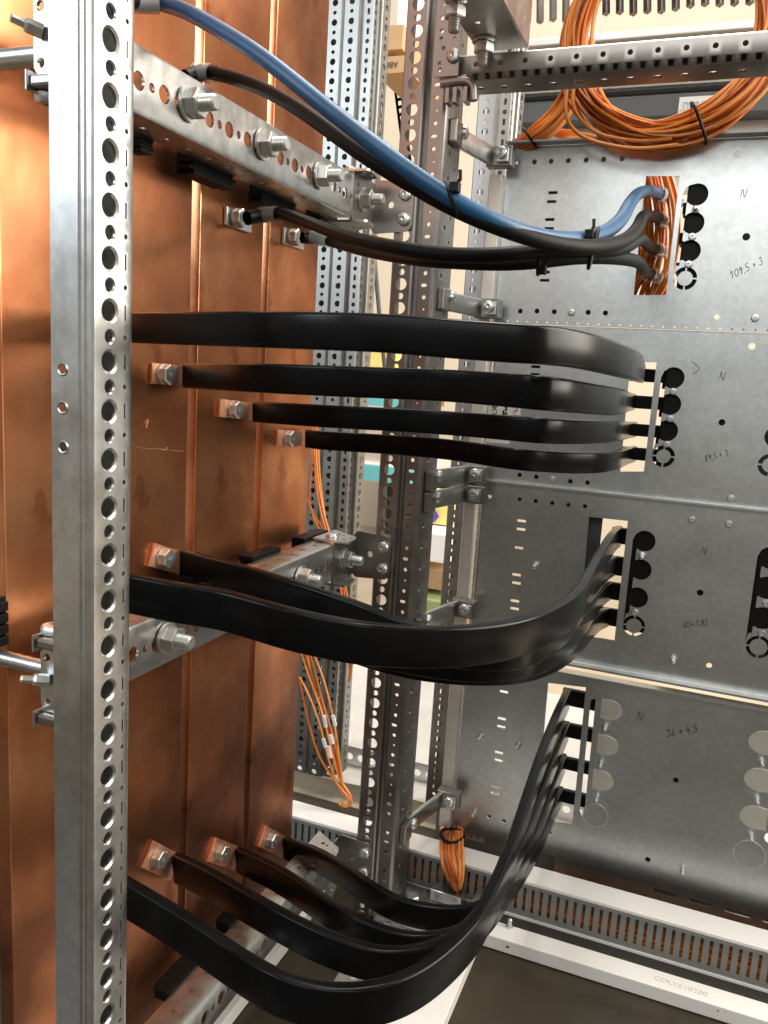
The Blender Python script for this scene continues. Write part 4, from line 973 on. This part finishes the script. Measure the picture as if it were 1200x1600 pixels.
# work bench with teal edge
t = thing('workbench', 'workbench with teal edge far behind the straight flexible bars', 'workbench', at(560, 790, 1, 2.9))
a, b = at(520, 618, 1, 2.7), at(640, 638, 1, 2.7)
obj('shelf_edge', box(bmesh.new(), a.x, b.x, 2.7, 2.74, b.z, a.z), TEAL, t); obj('shelf_top', box(bmesh.new(), a.x, b.x, 2.741, 3.1, b.z, a.z - .004), WOOD, t)
a, b = at(520, 722, 1, 2.6), at(640, 716, 1, 2.6)
obj('bench_edge', box(bmesh.new(), a.x, b.x, 2.6, 2.65, a.z - .05, a.z), TEAL, t); obj('bench_top', box(bmesh.new(), a.x, b.x, 2.651, 3.2, a.z - .05, a.z - .004), WHITE, t)
obj('bench_back', box(bmesh.new(), a.x, b.x, 3.1, 3.14, .02, a.z - .06), RUBBER, t)
t = thing('leaning_bar', 'dark slanting bar leaning behind the straight flexible bars', 'bar', at(600, 640, 1, 1.6))
obj('bar_body', tube(bmesh.new(), [at(583, 380, 1, 1.6), at(592, 480, 1, 1.6), at(608, 640, 1, 1.6)], .005, 8), DARKG, t)
t = thing('yellow_crate', 'bright yellow box glimpsed between the straight flexible bars', 'box', at(585, 565, 1, 2.2))
a, b = at(578, 545, 1, 2.2), at(600, 575, 1, 2.2); obj('crate_body', box(bmesh.new(), a.x, b.x, 2.2, 2.35, b.z, a.z), YELLOW, t)
# white sheet on the floor
t = thing('white_sheet', 'bright white plastic sheet draped over the floor behind the uprights', 'plastic sheet', at(620, 1240, 2, -.67))
bm = bmesh.new(); nx, ny = 30, 20; g = [[None] * (ny + 1) for _ in range(nx + 1)]
for i in range(nx + 1):
    for j in range(ny + 1):
        x = -.85 + 1.25 * i / nx; y = 1.125 + .52 * j / ny
        zz = -.655 + .03 * (i / nx) * (j / ny) + .010 * noise.noise(Vector((x * 7, y * 7, 1.3)))
        g[i][j] = bm.verts.new(V(x, y, zz))
for i in range(nx):
    for j in range(ny): bm.faces.new((g[i][j], g[i + 1][j], g[i + 1][j + 1], g[i][j + 1]))
bmesh.ops.solidify(bm, geom=bm.faces[:], thickness=.002)
obj('sheet', bm, WHITE, t, sm=60)
t = thing('floor_strip', 'perforated galvanised strip lying along the floor behind the duct', 'metal strip', V(-.4, 1.2, -.64))
obj('strip_body', profile([(-.655, 1.18), (-.62, 1.18)], -.62, .2, .02, {0: lambda k, wd: circ(wd * .5, .01, .006)}, lambda a_, b_, v: V(v, b_, a_), .0015), STEEL, t)
# things glimpsed right of the see-through upright
def glimpse(name, label, cat, pa, pb, Y, dp, m, part, extra=None):
    a, b = at(*pa, 1, Y), at(*pb, 1, Y); t = thing(name, label, cat, Vector(((a.x + b.x) / 2, Y, b.z)))
    obj(part, box(bmesh.new(), a.x, b.x, Y, Y + dp, b.z, a.z, bev=.004), m, t); return t
t = glimpse('film_bag', 'yellow and violet printed bag seen right of the see-through upright', 'bag', (658, 770), (700, 822), 2.0, .12, YELLOW, 'bag_body')
a = at(676, 806, 1, 1.99); put('bag_print', mesh_of('patch', lathe([(0, .001), (.018, .001)], 5)), VIOLET, t, a, RYN)
glimpse('white_box', 'white box under the printed bag', 'box', (640, 828), (700, 882), 1.9, .2, WHITE, 'box_body')
glimpse('crumpled_carton', 'brown carton below the white box', 'carton', (645, 884), (700, 925), 1.95, .15, CARTON, 'carton_body')
glimpse('green_crate', 'olive green crate at the bottom of the pile right of the see-through upright', 'crate', (640, 932), (700, 985), 1.9, .25, GREEN, 'crate_body')
# upper right: neighbouring cabinet header
t = thing('cabinet_header', 'neighbouring cabinet top with dark grey bar and white rails behind the coil', 'cabinet', V(0.1, 1.5, .2))
def hd(nm, y0p, y1p, Y, dp, m, x0p=780, x1p=1330, sl=-.055):
    a, b = at(1000, y0p, 1, Y), at(1000, y1p, 1, Y); xa, xb = at(x0p, 150, 1, Y).x, at(x1p, 150, 1, Y).x
    obj(nm, box(bmesh.new(), xa, xb, Y, Y + dp, b.z, a.z, bev=.002), m, t)
hd('white_rail', 46, 58, 1.45, .08, WHITE); hd('grey_rail', 58.5, 92, 1.47, .05, DISC)
obj('round_rail', tube(bmesh.new(), [V(-.42, 1.40, .467), V(.55, 1.40, .467)], .013, 20), STEEL, t, sm=60)
hd('dark_bar', 137, 148, 1.42, .05, DARKG); hd('dark_bar', 149.5, 184, 1.40, .06, DARKG); hd('white_panel', 186, 300, 1.44, .03, WHITE)
s = thing('name_sticker', 'pale sticker with faint blue print on the dark grey bar behind the coil', 'sticker', at(1090, 165, 1, 1.399))
a, b = at(1062, 152, 1, 1.399), at(1128, 181, 1, 1.399); obj('paper', box(bmesh.new(), a.x, b.x, 1.3985, 1.3995, b.z, a.z), WHITE, s)
c = at(1085, 162, 1, 1.398); put('print', text_mesh('mar', .022), BLUEINK, s, (c.x, 1.398, c.z), (PI / 2, 0, 0))
for yy_ in (171, 176): c = at(1085, yy_, 1, 1.398); obj('print_line', box(bmesh.new(), c.x - .022, c.x + .022, 1.3978, 1.3984, c.z - .0008, c.z + .0008), GREYINK, s)
for px, py in ((866, 70), (878, 70), (962, 63), (973, 62)):
    c = at(px, py, 1, 1.468); obj('socket', box(bmesh.new(), c.x - .006, c.x + .006, 1.464, 1.4695, c.z - .006, c.z + .006, bev=.001), WHITE, t)
t = thing('logo_sign', 'pale sign with red lettering half hidden below the bottom plate', 'sign', at(735, 1305, 1, 1.05))
a, b = at(718, 1278, 1, 1.06), at(756, 1318, 1, 1.06); obj('sign_face', box(bmesh.new(), a.x, b.x, 1.06, 1.064, b.z, a.z), DISC, t)
c = at(735, 1300, 1, 1.06); put('lettering', text_mesh('ABB', .020), PINK, t, (c.x, 1.0594, c.z), (PI / 2, PI, 0))
obj('sign_backing', box(bmesh.new(), -.30, .34, 1.066, 1.07, .005, H - .60), GREYP, t)
